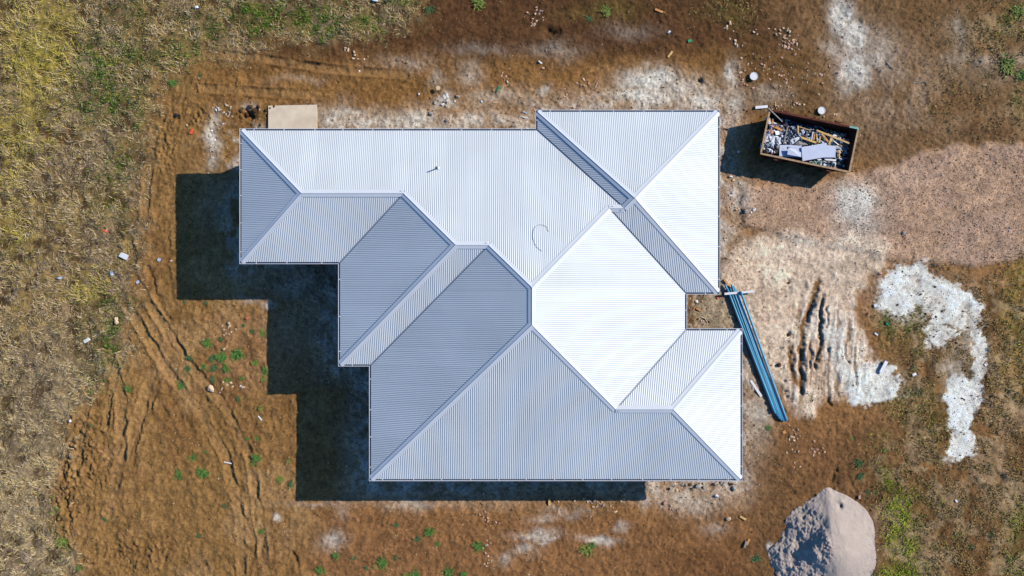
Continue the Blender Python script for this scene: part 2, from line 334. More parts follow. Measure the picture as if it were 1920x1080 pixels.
    # ------------- relief
    z = (fbm(x, y, 160, 3, 3) - .5) * .10
    z += (n2 - .5) * .06 * bare + (n3 - .5) * .07 * bare + (n4 - .5) * .04 * bare
    bl = fbm(x, y, 48, 3, 3); z += np.abs(bl - .5) * -.16 * bare * sst(620, 520, x) * sst(560, 640, y)      # slabs of soil pushed by a blade
    sk = fbm(x * .97 + y * .25, (y * .97 - x * .25) * .22, 9, 4, 8); z += (sk - .5) * .055 * bare * sst(330, 250, x) * sst(620, 720, y)
    sk2 = fbm(x * .82 - y * .57, (y * .82 + x * .57) * .2, 10, 4, 9); z += (sk2 - .5) * .055 * bare * sst(560, 480, x) * sst(240, 330, x) * sst(540, 620, y)
    sk3 = fbm((x * .8 + y * .6), (y * .8 - x * .6) * .2, 9, 3, 7); z += (sk3 - .5) * .05 * bare * sst(1380, 1460, x) * sst(330, 250, y)
    r2 = fbm(x * 1.0, y * .35, 9, 3, 4)
    z += (r2 - .5) * .05 * sst(620, 520, wx) * bare
    rough = np.exp(-(((wx - 310) / 22) ** 2 + ((wy - 285) / 50) ** 2)) + np.exp(-(((wx - 360) / 45) ** 2 + ((wy - 215) / 22) ** 2)) + 1.2 * np.exp(-(((wx - 468) / 26) ** 2 + ((wy - 213) / 12) ** 2)) + .8 * sst(150, 130, wx) * sst(700, 800, wy) + np.exp(-(((wx - 160) / 50) ** 2 + ((wy - 860) / 90) ** 2)) * .9 + np.exp(-(((wx - 250) / 90) ** 2 + ((wy - 1040) / 40) ** 2)) * .8
    cl = np.abs(fbm(x, y, 9, 3, 1) - .5) * 2
    z += np.clip(rough, 0, 1.3) * bare * (cl - .3) * .22
    z += g * ((n2 - .5) * .16) + fr * ((n2 - .5) * .12)
    sm = 1 - .55 * np.clip(drive + hard + sand * .4, 0, 1)
    z = z * sm
    z += rutz * (fbm((x + (y - 650) * .08), y * .10, 7, 4, 9) - .5) * -.09
    z += drive * .10 + hard * .012 + sand * .06
    ruts = [([(195, 700), (178, 740), (158, 775), (132, 838), (118, 880), (116, 915), (122, 950), (135, 985)], 5, .22), ([(297, 715), (286, 755), (268, 795), (254, 840), (245, 870)], 4.5, .2), ([(200, 715), (201, 770), (186, 820), (174, 880)], 3.5, .12),
            ([(312, 632), (330, 668), (352, 702), (372, 735), (398, 760), (415, 788), (440, 810), (452, 845)], 4, .15), ([(322, 625), (345, 665), (378, 700), (410, 730)], 4, .1), ([(278, 500), (288, 532), (300, 565), (316, 600)], 3.5, .16), ([(316, 420), (312, 500), (318, 545), (340, 590)], 4, .08),
            ([(421, 884), (434, 922), (455, 962), (470, 995)], 3, .15), ([(480, 965), (476, 1010), (470, 1080)], 4, .08), ([(508, 990), (514, 1030), (515, 1080)], 3, .14), ([(520, 980), (533, 1012)], 3, .12), ([(547, 1035), (556, 1060), (572, 1085)], 3.5, .18), ([(500, 1000), (488, 1030), (505, 1065)], 3, .1),
            ([(440, 135), (500, 130), (560, 122), (600, 120)], 4, .14), ([(338, 300), (332, 340)], 5, .16), ([(235, 250), (262, 330)], 3, .05), ([(395, 770), (410, 800)], 3, .12), ([(325, 620), (335, 640)], 3, .1),
            ([(1020, 55), (1045, 66)], 6, .16), ([(1595, 800), (1600, 830), (1625, 860)], 3, .1), ([(1565, 880), (1560, 905)], 3, .16), ([(1585, 885), (1605, 920)], 3, .08), ([(1330, 0), (1350, 30)], 4, .1), ([(1590, 60), (1700, 230)], 5, .04), ([(1390, 60), (1450, 80)], 4, .06), ([(1440, 120), (1560, 140)], 5, .08), ([(1700, 0), (1780, 180)], 8, .03), ([(1820, 600), (1850, 720)], 5, .05), ([(1860, 850), (1875, 900), (1850, 960)], 4, .08)]
    fade = sst(.34, .60, fbm(x, y, 34, 2, 11))
    for path, wd, dp in ruts:
        d = seg_dist(x + (n2 - .5) * 16 + (n3 - .5) * 6, y + (n3 - .5) * 8, path) / (wd * .9); dp = dp * .38 * (.1 + 1.0 * fade)
        z += -dp * np.exp(-np.abs(d) ** 1.4) + dp * .25 * np.exp(-((d - 1.9) / 1.6) ** 2)
        c = mixc(c, np.exp(-d * d) * .35, (104, 74, 44))
    # broad wheel tracks pressed into the bare soil
    for path, wd in [([(240, 430), (250, 520), (300, 600), (350, 680), (420, 760), (470, 860), (500, 1080)], 8), ([(215, 540), (262, 610), (310, 690), (372, 770), (420, 850), (448, 950), (455, 1080)], 8), ([(205, 660), (230, 760), (225, 860), (205, 960)], 9), ([(165, 740), (150, 820), (140, 900)], 8), ([(285, 700), (262, 780), (232, 860)], 9), ([(240, 640), (215, 700), (196, 800)], 6), ([(380, 100), (480, 108), (620, 130), (760, 140)], 7), ([(380, 165), (480, 172), (600, 178)], 7), ([(290, 240), (275, 330), (268, 430)], 7)]:
        d = seg_dist(x + (n2 - .5) * 8, y + (n2 - .5) * 4, path) / wd
        z += (-.035 * np.exp(-d ** 4) + .03 * np.exp(-((d - 1.35) / .3) ** 2)) * (.4 + fade); c = mixc(c, np.exp(-d ** 4) * .34, (168, 130, 86))
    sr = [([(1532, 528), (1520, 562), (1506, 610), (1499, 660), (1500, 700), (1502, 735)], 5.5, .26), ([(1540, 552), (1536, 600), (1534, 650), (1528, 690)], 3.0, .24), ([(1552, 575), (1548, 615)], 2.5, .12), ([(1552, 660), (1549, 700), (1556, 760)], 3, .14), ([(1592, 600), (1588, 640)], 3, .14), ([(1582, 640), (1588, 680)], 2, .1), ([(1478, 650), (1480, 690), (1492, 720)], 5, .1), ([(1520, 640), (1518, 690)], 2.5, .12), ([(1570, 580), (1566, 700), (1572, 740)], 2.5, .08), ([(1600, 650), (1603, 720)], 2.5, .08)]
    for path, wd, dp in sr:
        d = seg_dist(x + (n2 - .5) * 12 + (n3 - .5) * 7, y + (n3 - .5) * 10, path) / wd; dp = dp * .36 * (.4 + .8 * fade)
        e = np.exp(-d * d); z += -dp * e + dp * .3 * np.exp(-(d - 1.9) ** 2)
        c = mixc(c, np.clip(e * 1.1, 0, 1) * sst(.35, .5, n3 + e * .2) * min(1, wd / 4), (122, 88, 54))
    for cx, cy, r, dp in [(468, 218, 9, .25), (1030, 62, 12, .16), (1565, 905, 12, .16), (1477, 527, 3, .1), (1478, 540, 3, .1), (1455, 684, 5, .12), (1478, 627, 5, .14), (1470, 630, 3, .1), (1312, 150, 4, .15), (1470, 715, 3, .12), (1472, 735, 3, .12), (1475, 745, 4, .12), (1660, 605, 3, .12), (1553, 655, 4, .15)]:
        d = np.hypot(x - cx + (n2 - .5) * r, y - cy + (n3 - .5) * r * 1.6) / r; z -= dp * .8 * np.exp(-d * d)
    inside = sst(-8, -22, sdf(x, y, shrink(HOUSE)))
    z = z * (1 - inside)
    away = sst(40, 360, np.maximum(np.abs(x - 960) - 960, np.abs(y - 540) - 540))     # the paddock beyond the lot
    c = mixc(c, away, (146, 120, 78)); z = z * (1 - away)
    return c, z
_cache = {}
def VM(x, y):
    k = (x.shape, float(x.flat[0]), float(y.flat[-1]))
    if k not in _cache: _cache.clear(); _cache[k] = veg_masks(x, y)
    return _cache[k]
gc, gz = ground_fields(X, Y)
ny, nx = gx.shape
idx = np.arange(nx * ny).reshape(ny, nx)
F = np.stack([idx[:-1, :-1], idx[:-1, 1:], idx[1:, 1:], idx[1:, :-1]], -1).reshape(-1, 4)
GK = np.array([1.14, 1.12, 1.03])
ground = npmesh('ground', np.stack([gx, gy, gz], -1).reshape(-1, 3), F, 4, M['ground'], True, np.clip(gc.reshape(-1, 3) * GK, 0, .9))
tag(ground, kind='structure')

def gh(x, y):
    x = np.asarray(x, float); y = np.asarray(y, float)
    i = np.clip(np.searchsorted(GX, x) - 1, 0, nx - 2); j = np.clip(np.searchsorted(GY, y) - 1, 0, ny - 2)
    fx = (x - GX[i]) / (GX[i + 1] - GX[i]); fy = (y - GY[j]) / (GY[j + 1] - GY[j])
    return (gz[j, i] * (1 - fx) + gz[j, i + 1] * fx) * (1 - fy) + (gz[j + 1, i] * (1 - fx) + gz[j + 1, i + 1] * fx) * fy
def G(px, py, dz=0.0):
    x, y = P(px, py); return (x, y, float(gh(x, y)) + dz)

# ------------------------------------------------------------------ grass (uncountable)
def in_house(x, y): return sdf(x, y, shrink(HOUSE)) < 3
def blades(name, px, py, L, W, col, flow, lift):
    """bent blades: base pair, middle pair, tip; numpy all the way"""
    n = len(px); x = (px - 960) * S; y = (540 - py) * S; z = gh(x, y) - .01
    a = flow; dx, dy = np.cos(a), np.sin(a); sx_, sy_ = -dy, dx
    h1 = L * np.sin(lift) * .6; l1 = L * np.cos(lift) * .5
    h2 = h1 + L * np.sin(lift * .35) * .3 * rng.choice([1, -.6], n); l2 = l1 + L * .5
    V = np.empty((n, 5, 3), np.float32)
    for k, (l, h, wd) in enumerate([(0 * l1, 0 * h1, -W), (0 * l1, 0 * h1, W), (l1, h1, W * .8), (l1, h1, -W * .8), (l2, np.maximum(h2, .01), 0 * W)]):
        V[:, k, 0] = x + dx * l + sx_ * wd; V[:, k, 1] = y + dy * l + sy_ * wd; V[:, k, 2] = z + h + (0.006 if k in (1, 2) else 0)
    b = (np.arange(n) * 5)[:, None]
    flat = (b + np.array([[0, 1, 2, 3, 3, 2, 4]])).ravel()
    st = (np.arange(n)[:, None] * 7 + np.array([[0, 4]])).ravel(); tot = np.tile([4, 3], n)
    C = np.repeat(col[:, None, :], 5, 1); C[:, :2] *= .85
    return npmesh(name, V.reshape(-1, 3), (flat, st, tot), None, M['blade'], False, C.reshape(-1, 3))

def scatter(n, x0, x1, y0, y1):
    return rng.uniform(x0, x1, n), rng.uniform(y0, y1, n)
def pick(cols, wts):
    """per-blade colour out of a palette with per-blade weights"""
    wts = np.stack(wts, -1); wts = wts / wts.sum(-1, keepdims=True); cs = wts.cumsum(-1); r = rng.random(len(wts))[:, None]
    k = (r > cs).sum(-1).clip(0, len(cols) - 1); c = np.array([lin(q) for q in cols])[k]
    return c * rng.uniform(.72, 1.3, (len(k), 1))

# left field, dry and yellow
px, py = scatter(400000, -60, 790, -60, 1140)
g, yel, grn, fr, gr2, n1, n2, wh = veg_masks(px, py)
clump = fbm(px, py, 13, 3, 6)
big_ = fbm(px, py, 34, 4, 11)
keep = rng.random(len(px)) < np.clip(g * (.12 + 1.3 * sst(.40, .60, clump)) * (.5 + .7 * sst(.36, .5, big_)) * (1 - .75 * np.clip(grn, 0, 1)), 0, 1)
keep &= ~((px > 250) & (rng.random(len(px)) < .35))
px, py, yel, grn, n1, n2, clump = [a[keep] for a in (px, py, yel, grn, n1, n2, clump)]
yy = np.clip(yel, 0, 1.2); gg = np.clip(grn, 0, 1)
purple = sst(.5, .6, n1); low = sst(560, 760, py)
col = pick([(212, 180, 122), (214, 190, 78), (178, 150, 122), (140, 130, 58), (132, 98, 60), (234, 208, 160)],
           [.55 + .5 * low, 2.2 * yy ** 1.3 + .03, .35 + .9 * purple * (1 - yy.clip(0, 1)), .18 + .9 * gg + .35 * yy, .28 + 0 * yy, .25 + .25 * low])
fl = fbm(px, py, 60, 3, 4) * 12 + (fbm(px, py, 12, 3, 2) - .5) * 9 + rng.normal(0, .85, len(px))
dry = blades('dry_grass', px, py, rng.uniform(.08, .30, len(px)) * (1 + .25 * yy), rng.uniform(.005, .011, len(px)), col, fl, rng.uniform(.15, .9, len(px)))
tag(dry, 'matted straw coloured and yellow dry grass filling the left field', 'grass', kind='stuff')

# green growth in the left field and along the top
def tufts(n, x0, x1, y0, y1): return scatter(n, x0, x1, y0, y1)
px, py = scatter(260000, -60, 800, -60, 1100)
g, yel, grn, fr, gr2, n1, n2, wh = veg_masks(px, py)
cl = fbm(px, py, 11, 3, 3)
keep = rng.random(len(px)) < np.clip(np.clip(grn, 0, 1.2) * (.08 + .95 * sst(.42, .6, cl)), 0, 1)
px, py, grn, cl = [a[keep] for a in (px, py, grn, cl)]
col = pick([(88, 118, 38), (112, 138, 48), (62, 88, 34), (150, 158, 52), (150, 140, 96)], [1 + 0 * grn, .8 * grn, .6 + 0 * grn, .28 + 0 * grn, np.clip(1.1 - grn, .1, 1)])
o = blades('green_grass', px, py, rng.uniform(.06, .2, len(px)), rng.uniform(.010, .022, len(px)), col, rng.uniform(0, 6.28, len(px)), rng.uniform(.3, 1.2, len(px)))
tag(o, 'patchy green weeds and grass growing through the dry field along the left and top', 'grass', kind='stuff')

# right field
px, py = scatter(340000, 1280, 1980, -50, 1140)
g, yel, grn, fr, gr2, n1, n2, wh = veg_masks(px, py)
cl = fbm(px, py, 16, 3, 5)
dens = fr * .55 * sst(.40, .6, cl) * (1 - np.clip(wh * 1.4, 0, 1))
dens = np.maximum(dens, np.clip(gr2, 0, 1.2) * (.15 + .85 * sst(.38, .55, cl))) * (1 - np.clip(wh * 1.2, 0, 1))
heapd = np.hypot(px - 1545, py - 1005)
keep = (rng.random(len(px)) < np.clip(dens, 0, 1)) & (heapd > 98)
px, py, gr2, fr, n1, cl = [a[keep] for a in (px, py, gr2, fr, n1, cl)]
gq = np.clip(gr2, 0, 1.2); bright = sst(1640, 1660, px) * sst(870, 900, py) * sst(1730, 1710, px)
col = pick([(186, 150, 100), (144, 108, 66), (160, 138, 76), (104, 122, 48), (176, 180, 44), (120, 88, 54)], [.7 * (1 - gq.clip(0, .9)), .5 * (1 - gq.clip(0, .9)), .35 + 0 * gq, .05 + 1.2 * gq, .03 + 1.7 * gq * bright + .3 * gq, .4 * (1 - gq.clip(0, .95))])
o = blades('field_grass', px, py, rng.uniform(.07, .2, len(px)), rng.uniform(.008, .018, len(px)), col, fbm(px, py, 60, 3, 4) * 12 + rng.normal(0, .9, len(px)), rng.uniform(.25, 1.1, len(px)))
tag(o, 'thin brown grass with bright green strips in the right field beside the sand heap', 'grass', kind='stuff')

# ------------------------------------------------------------------ gravel and soil crumbs (uncountable)
def chips(name, px, py, size, col):
    n = len(px); x = (px - 960) * S; y = (540 - py) * S; z = gh(x, y)
    base = np.array([(1, 0, -.1), (0, 1, -.1), (-1, 0, -.1), (0, -1, -.1), (.25, .2, .7), (0, 0, -.5)], float)
    a = rng.uniform(0, 6.28, n); ca, sa = np.cos(a), np.sin(a)
    V = np.empty((n, 6, 3), np.float32); jit = rng.uniform(.6, 1.3, (n, 6, 3))
    B = base[None] * jit * size[:, None, None]; B[:, :, 1] *= rng.uniform(.5, 1, (n, 1))
    V[:, :, 0] = x[:, None] + B[:, :, 0] * ca[:, None] - B[:, :, 1] * sa[:, None]
    V[:, :, 1] = y[:, None] + B[:, :, 0] * sa[:, None] + B[:, :, 1] * ca[:, None]
    V[:, :, 2] = z[:, None] + B[:, :, 2] + .004
    f = np.array([(0, 1, 4), (1, 2, 4), (2, 3, 4), (3, 0, 4), (1, 0, 5), (2, 1, 5), (3, 2, 5), (0, 3, 5)])
    F = ((np.arange(n) * 6)[:, None, None] + f[None]).reshape(-1, 3)
    return npmesh(name, V.reshape(-1, 3), F, 3, M['stone'], False, np.repeat(col, 6, 0))
px, py = scatter(60000, 1350, 1960, 250, 520)
d = sst(6, -14, sdf(px, py, DRIVE)); keep = rng.random(len(px)) < d * (.35 + .6 * fbm(px, py, 14, 3, 2)) ; px, py = px[keep], py[keep]
o = chips('gravel', px, py, rng.gamma(1.6, .0075, len(px)).clip(.006, .032), pick([(200, 164, 136), (176, 140, 114), (150, 120, 98), (224, 200, 176), (168, 152, 146)], [np.full(len(px), v) for v in (1, 1, .5, .3, .3)]))
tag(o, 'loose pinkish brown gravel covering the drive at right', 'gravel', kind='stuff')
px, py = scatter(230000, 80, 1940, -20, 1100)
g, yel, grn, fr, gr2, n1, n2, wh = veg_masks(px, py); hd = sdf(px, py, HOUSE)
dens = (1 - g) * (.12 + .42 * sst(.42, .6, fbm(px, py, 20, 3, 4))) + sst(60, 5, hd) * .35 * (1 - g)
for cx, cy, rx, ry, a in [(312, 285, 22, 48, .6), (360, 215, 45, 22, .6), (468, 212, 30, 14, .8), (150, 860, 45, 90, .5), (1310, 580, 26, 34, .6), (405, 250, 20, 50, .5)]:
    dens = np.maximum(dens, a * np.exp(-(((px - cx) / rx) ** 2 + ((py - cy) / ry) ** 2)))
keep = (rng.random(len(px)) < dens) & (hd > -90); px, py = px[keep], py[keep]; sand = sst(1380, 1420, px) * sst(430, 460, py) * sst(780, 740, py)
near = sst(70, 10, sdf(px, py, HOUSE))
o = chips('soil_crumbs', px, py, rng.gamma(1.6, .009, len(px)).clip(.007, .055), pick([(150, 106, 60), (116, 80, 46), (186, 146, 102), (216, 194, 166), (84, 58, 36)], [1 + 0 * near, .8 + 0 * near, .7 + 0 * near, .10 + .6 * near + sand, .6 * (1 - sand) + 0 * near]))
tag(o, 'loose crumbs of brown soil strewn over the bare yard round the house', 'soil', kind='stuff')
# fine broken brick near the skip
RC = [(1450, 120, 34, 30, .5), (1500, 145, 50, 22, .9), (1400, 150, 26, 18, .6), (1485, 180, 20, 22, .8), (1480, 85, 22, 16, .4), (1570, 215, 26, 12, .6), (1395, 95, 22, 26, .2), (1072, 180, 22, 14, .6), (948, 145, 14, 14, .6), (1000, 22, 24, 10, .5), (1490, 850, 10, 40, .5), (1528, 845, 12, 22, .5), (1070, 935, 60, 14, .3), (900, 975, 30, 20, .3), (910, 1020, 12, 50, .4), (1120, 950, 25, 18, .4), (408, 730, 24, 12, .25), (1300, 915, 40, 10, .5), (1110, 170, 20, 20, .2), (415, 215, 22, 18, .4), (405, 260, 14, 40, .35), (650, 215, 30, 10, .25), (1830, 440, 40, 20, .2), (1690, 440, 14, 8, .7), (1395, 385, 20, 30, .3), (1315, 600, 20, 12, .3), (665, 100, 22, 22, .15)]
px, py = scatter(70000, 380, 1900, 0, 1080); dens = np.zeros(len(px))
for cx, cy, rx, ry, a in RC: dens = np.maximum(dens, a * np.exp(-(((px - cx) / rx) ** 2 + ((py - cy) / ry) ** 2)))
dens *= (.2 + .9 * sst(.45, .6, fbm(px, py, 8, 3, 7))); keep = rng.random(len(px)) < dens; px, py = px[keep], py[keep]
o = chips('brick_chips', px, py, rng.gamma(2., .014, len(px)).clip(.012, .06), pick([(236, 206, 176), (222, 168, 142), (204, 178, 152), (240, 228, 214), (176, 132, 106)], [np.full(len(px), v) for v in (1, .6, .7, .5, .4)]))
tag(o, 'fine cream and pink brick chips strewn over the dirt around the skip and house', 'rubble', kind='stuff')

# ------------------------------------------------------------------ the house
EAVE = 2.5; TAN = .37
kE = S * (CAM_H - EAVE) / CAM_H
def pe(p): return (NX + (p[0] - NPX) * kE, (540 - p[1]) * kE)
OUT = [pe(p) for p in HOUSE]          # clockwise in the picture => clockwise seen from above
def offset(poly, ds):
    """move every edge inwards by its own distance (clockwise polygon) and re-intersect"""
    n = len(poly); L = []
    for i in range(n):
        a = Vector(poly[i]); b = Vector(poly[(i + 1) % n]); d = (b - a).normalized(); nrm = Vector((d.y, -d.x))
        L.append((a + nrm * ds[i], d))
    out = []
    for i in range(n):
        p, d = L[i - 1]; q, e = L[i]; den = d.x * e.y - d.y * e.x
        if abs(den) < 1e-6: out.append(tuple(q)); continue
        t = ((q.x - p.x) * e.y - (q.y - p.y) * e.x) / den; out.append(tuple(p + d * t))
    return out
def off(d): return offset(OUT, [d] * 14)
house = empty('house', (OUT[9][0], OUT[9][1], 0)); HL = Vector(house.location)
tag(house, 'single storey house with white corrugated steel hip roof in the middle of the lot', 'house')
def hobj(mb, name, mat, smooth=False, parent=None):
    V = [(v[0] - HL.x, v[1] - HL.y, v[2]) for v in mb.V]
    return mesh(name, V, mb.F, mat, parent or house, smooth)
# walls, soffit, fascia
o0, o1 = off(.55), off(.67)
for i in range(14):
    j = (i + 1) % 14; mb = MB(); mb.prism([o0[i], o0[j], o1[j], o1[i]][::-1], -.25, 2.33); hobj(mb, 'wall', M['brick'])
s0, s1 = off(.135), off(.60); mb = MB()
for i in range(14):
    j = (i + 1) % 14; mb.prism([s0[i], s0[j], s1[j], s1[i]][::-1], 2.335, 2.345)
hobj(mb, 'soffit', M['soffit'])
f0, f1 = off(.120), off(.134)
g0, g1, g2, g3 = off(0), off(.022), off(.106), off(.118)
for i in range(14):
    j = (i + 1) % 14
    mb = MB(); mb.prism([f0[i], f0[j], f1[j], f1[i]][::-1], 2.33, 2.505); hobj(mb, 'fascia', M['gutter'])
    mb = MB(); mb.prism([g0[i], g0[j], g1[j], g1[i]][::-1], 2.39, 2.50); mb.prism([g1[i], g1[j], g2[j], g2[i]][::-1], 2.39, 2.397); mb.prism([g2[i], g2[j], g3[j], g3[i]][::-1], 2.39, 2.48)
    gt = hobj(mb, 'gutter', M['gutter'])
    a, b = Vector(g0[i]), Vector(g0[j]); L = (b - a).length; d = (b - a) / L; nr = Vector((d.y, -d.x)); nb = max(1, int(round(L / 1.22)))
    for q in range(nb):
        c = a + d * L * (q + .5 + random.uniform(-.06, .06)) / nb + nr * .062
        mb = MB(); mb.box((c.x, c.y, 2.504), (.032, .118, .006), math.atan2(d.y, d.x)); hobj(mb, 'gutter_bracket', M['cap'], parent=gt)
# roof planes over the plan polygon
K = S * (CAM_H - EAVE) / CAM_H
PT = dict(A=(449, 241), B=(1004, 241), C=(1004, 206), D=(1350, 206), E=(1350, 552), F=(1288, 552), G=(1288, 616), H=(1392, 616), I=(1392, 902), J=(692, 902), K=(692, 687), L=(634, 687), M=(634, 495), N=(449, 495),
          p1=(576, 368), p2=(761, 368), p3=(857, 464), p4=(915, 464), p5=(990, 539), p6=(990, 604), p7=(1145, 759), p8=(1249, 759), q1=(1132.5, 396.5), q2=(1159.5, 396.5), q3=(1177, 379))
FACES = [('A p1 p2 p3 p4 p5 q1 q2 B', 'A', 'B'), ('B q2 q3 C', 'B', 'C'), ('C q3 D', 'C', 'D'), ('D q3 E', 'D', 'E'), ('E q3 q2 q1 F', 'E', 'F'), ('F q1 p5 p6 p7 G', 'F', 'G'), ('G p7 p8 H', 'G', 'H'),
         ('H p8 I', 'H', 'I'), ('I p8 p7 p6 J', 'I', 'J'), ('J p6 p5 p4 K', 'J', 'K'), ('K p4 p3 L', 'K', 'L'), ('L p3 p2 M', 'L', 'M'), ('M p2 p1 N', 'M', 'N'), ('N p1 A', 'N', 'A')]
VALLEY = {frozenset(v) for v in (('B', 'q2'), ('F', 'q1'), ('G', 'p7'), ('K', 'p4'), ('M', 'p2'))}
ZB = 2.472; PITCH = .0762 * 1.0; AMP = .0075
edge_planes = {}
for names, ea, eb in FACES:
    nm = names.split(); pts = [Vector(pe(PT[n])) for n in nm]
    a, b = Vector(pe(PT[ea])), Vector(pe(PT[eb])); d = (b - a).normalized(); nr = Vector((d.y, -d.x))     # inward
    # polygon order A p.. B runs counter-clockwise when the outline is clockwise: reverse it
    seq = nm[::-1]; poly = [tuple(Vector(pe(PT[n]))) for n in seq]; m = len(seq); ds = []
    ar = sum(poly[k][0] * poly[(k + 1) % m][1] - poly[(k + 1) % m][0] * poly[k][1] for k in range(m))
    if ar > 0: seq = seq[::-1]; poly = poly[::-1]
    for k in range(m):
        e = frozenset((seq[k], seq[(k + 1) % m])); edge_planes.setdefault(e, []).append((a, nr, d))
        if e == frozenset((ea, eb)): ds.append(.082)
        elif e in VALLEY: ds.append(.035)
        else: ds.append(-.0)
    q = offset(poly, ds)
    uv = [((Vector(p) - a).dot(d), (Vector(p) - a).dot(nr)) for p in q]
    us = sorted(set([round(u, 5) for u, v in uv])); u0, u1 = us[0], us[-1]
    base = math.ceil(u0 / (PITCH / 6)) * (PITCH / 6)
    samples = sorted(set([round(t, 5) for t in np.arange(base, u1, PITCH / 6)] + us))
    mb = MB(); ph = random.random() * PITCH
    def spans(u):
        hits = []
        for k in range(m):
            (ua, va), (ub, vb) = uv[k], uv[(k + 1) % m]
            if (ua <= u) != (ub <= u): hits.append(va + (vb - va) * (u - ua) / (ub - ua))
        hits.sort(); return list(zip(hits[::2], hits[1::2]))
    cosp = 1 / math.sqrt(1 + TAN * TAN); sinp = TAN * cosp
    def pt(u, v):
        hgt = AMP * math.cos(2 * math.pi * (u + ph) / PITCH)
        p = a + d * u + nr * (v - sinp * hgt * 0); return (p.x, p.y, ZB + v * TAN + hgt * 1.0)
    for ua, ub in zip(samples[:-1], samples[1:]):
        if ub - ua < 2e-5: continue
        sa, sb = spans(ua + 1e-5), spans(ub - 1e-5)
        if len(sa) != len(sb): continue
        for (l0, h0), (l1, h1) in zip(sa, sb):
            mb.add([pt(ua, l0), pt(ub, l1), pt(ub, h1), pt(ua, h0)], [(0, 1, 2, 3)])
    # weld repeated vertices so the sheet shades smoothly
    key = {}; V = []; rem = []
    for v in mb.V:
        kk = (round(v[0], 4), round(v[1], 4), round(v[2], 4))
        if kk not in key: key[kk] = len(V); V.append(v)
        rem.append(key[kk])
    mb.V = V; mb.F = [f2 for f2 in (tuple(dict.fromkeys(rem[i] for i in f)) for f in mb.F) if len(f2) > 2]
    ro = hobj(mb, 'roof_sheet', M['roof'], True)
    la = ro.data.color_attributes.new('lap', 'FLOAT_COLOR', 'POINT'); tones = [random.uniform(.955, 1.025) for _ in range(64)]; arr = []
    for v in mb.V:
        uu = (Vector((v[0], v[1])) - a).dot(d); k_ = int((uu + 2) / .762); fr_ = ((uu + 2) / .762) % 1; vv = (Vector((v[0], v[1])) - a).dot(nr)
        tt = tones[k_ % 64] * (.93 if fr_ < .03 else 1.0); arr += [tt, tt, tt, 1.0]
    la.data.foreach_set('color', arr)
# hip and ridge caps, valley flashings
ci = 0
for e, pl in edge_planes.items():
    if len(pl) != 2: continue
    na, nb_ = tuple(e); A2, B2 = Vector(pe(PT[na])), Vector(pe(PT[nb_]))
    def hz(p, plane): return ZB + (p - plane[0]).dot(plane[1]) * TAN
    P0 = Vector((A2.x, A2.y, hz(A2, pl[0]))); P1 = Vector((B2.x, B2.y, hz(B2, pl[0])))
    if P0.z > P1.z: P0, P1 = P1, P0
    D = (P1 - P0).normalized(); mb = MB(); val = e in VALLEY
    if not val:
        if P0.z < ZB + .05: P0 = P0 + D * .12
        off_ = .0125 + .0012 * (ci % 9); ci += 1; Wd = .15
        up = Vector((0, 0, off_)); rows = []
        prof = []
        for pl_ in pl:
            nrm = Vector((-pl_[1].x * TAN, -pl_[1].y * TAN, 1)).normalized(); wv = nrm.cross(D).normalized()
            if wv.z > 0 or (abs(wv.z) < 1e-6): wv = -wv
            if wv.z > 0: wv = -wv
            # wing must run down its own plane
            if Vector((wv.x, wv.y)).dot(Vector((-(pl_[1].x), -(pl_[1].y)))) < 0: wv = -wv
            prof.append((wv, nrm))
        (w0, n0), (w1, n1_) = prof
        sec = [w0 * Wd + n0 * (off_ - .012), w0 * Wd + n0 * off_, w0 * .035 + n0 * (off_ + .004), w0 * .022 + n0 * .0 + Vector((0, 0, off_ + .012)), Vector((0, 0, off_ + .02)), w1 * .022 + Vector((0, 0, off_ + .012)), w1 * .035 + n1_ * (off_ + .004), w1 * Wd + n1_ * off_, w1 * Wd + n1_ * (off_ - .012)]
        V = [P0 + s for s in sec] + [P1 + D * .02 + s for s in sec]; n = len(sec)
        mb.add(V, [(i, i + 1, n + i + 1, n + i) for i in range(n - 1)] + [tuple(range(n))[::-1], tuple(range(n, 2 * n))])
        hobj(mb, 'ridge_cap', M['cap'])
    else:
        wv = []
        for pl_ in pl:
            nrm = Vector((-pl_[1].x * TAN, -pl_[1].y * TAN, 1)).normalized(); q = nrm.cross(D).normalized()
            if q.z < 0: q = -q
            wv.append(q)
        dn = Vector((0, 0, -.022)); V = []
        for p in (P0 + D * .05, P1): V += [p + wv[0] * .16 + dn, p + dn, p + wv[1] * .16 + dn]
        mb.add(V, [(0, 1, 4, 3), (1, 2, 5, 4)]); hobj(mb, 'valley_flashing', M['flash'])
# vent pipe through the roof
def roofz(x, y):
    dx_ = min(1e9, 1e9); best = None
    # chebyshev distance to the outline, which is the hip roof height
    pxx, pyy = (x - NX) / kE + NPX, 540 - y / kE
    lo, hi = 0, 400
    def inside(cx, cy, r):
        rects = [(449, 241, 1288, 495), (634, 241, 1288, 687), (692, 241, 1288, 902), (1004, 206, 1350, 552), (692, 616, 1392, 902)]
        return any(a + r <= cx <= c - r and b + r <= cy <= d_ - r for a, b, c, d_ in rects)
    for _ in range(30):
        mid = (lo + hi) / 2
        if inside(pxx, pyy, mid): lo = mid
        else: hi = mid
    return ZB + lo * kE * TAN
def RP(px, py, dz=0.0):
    z = 3.0
    for _ in range(4): x, y = P(px, py, z); z = roofz(x, y)
    return Vector((x, y, z + dz))
b = RP(820.3, 315.4); mb = MB(); mb.tube([b + Vector((0, 0, -.03)), b + Vector((0, 0, .33))], .026, 12, False)
mb.tube([b + Vector((0, 0, .0)), b + Vector((0, 0, .03)), b + Vector((0, 0, .06))], [.09, .07, .03], 12, False)
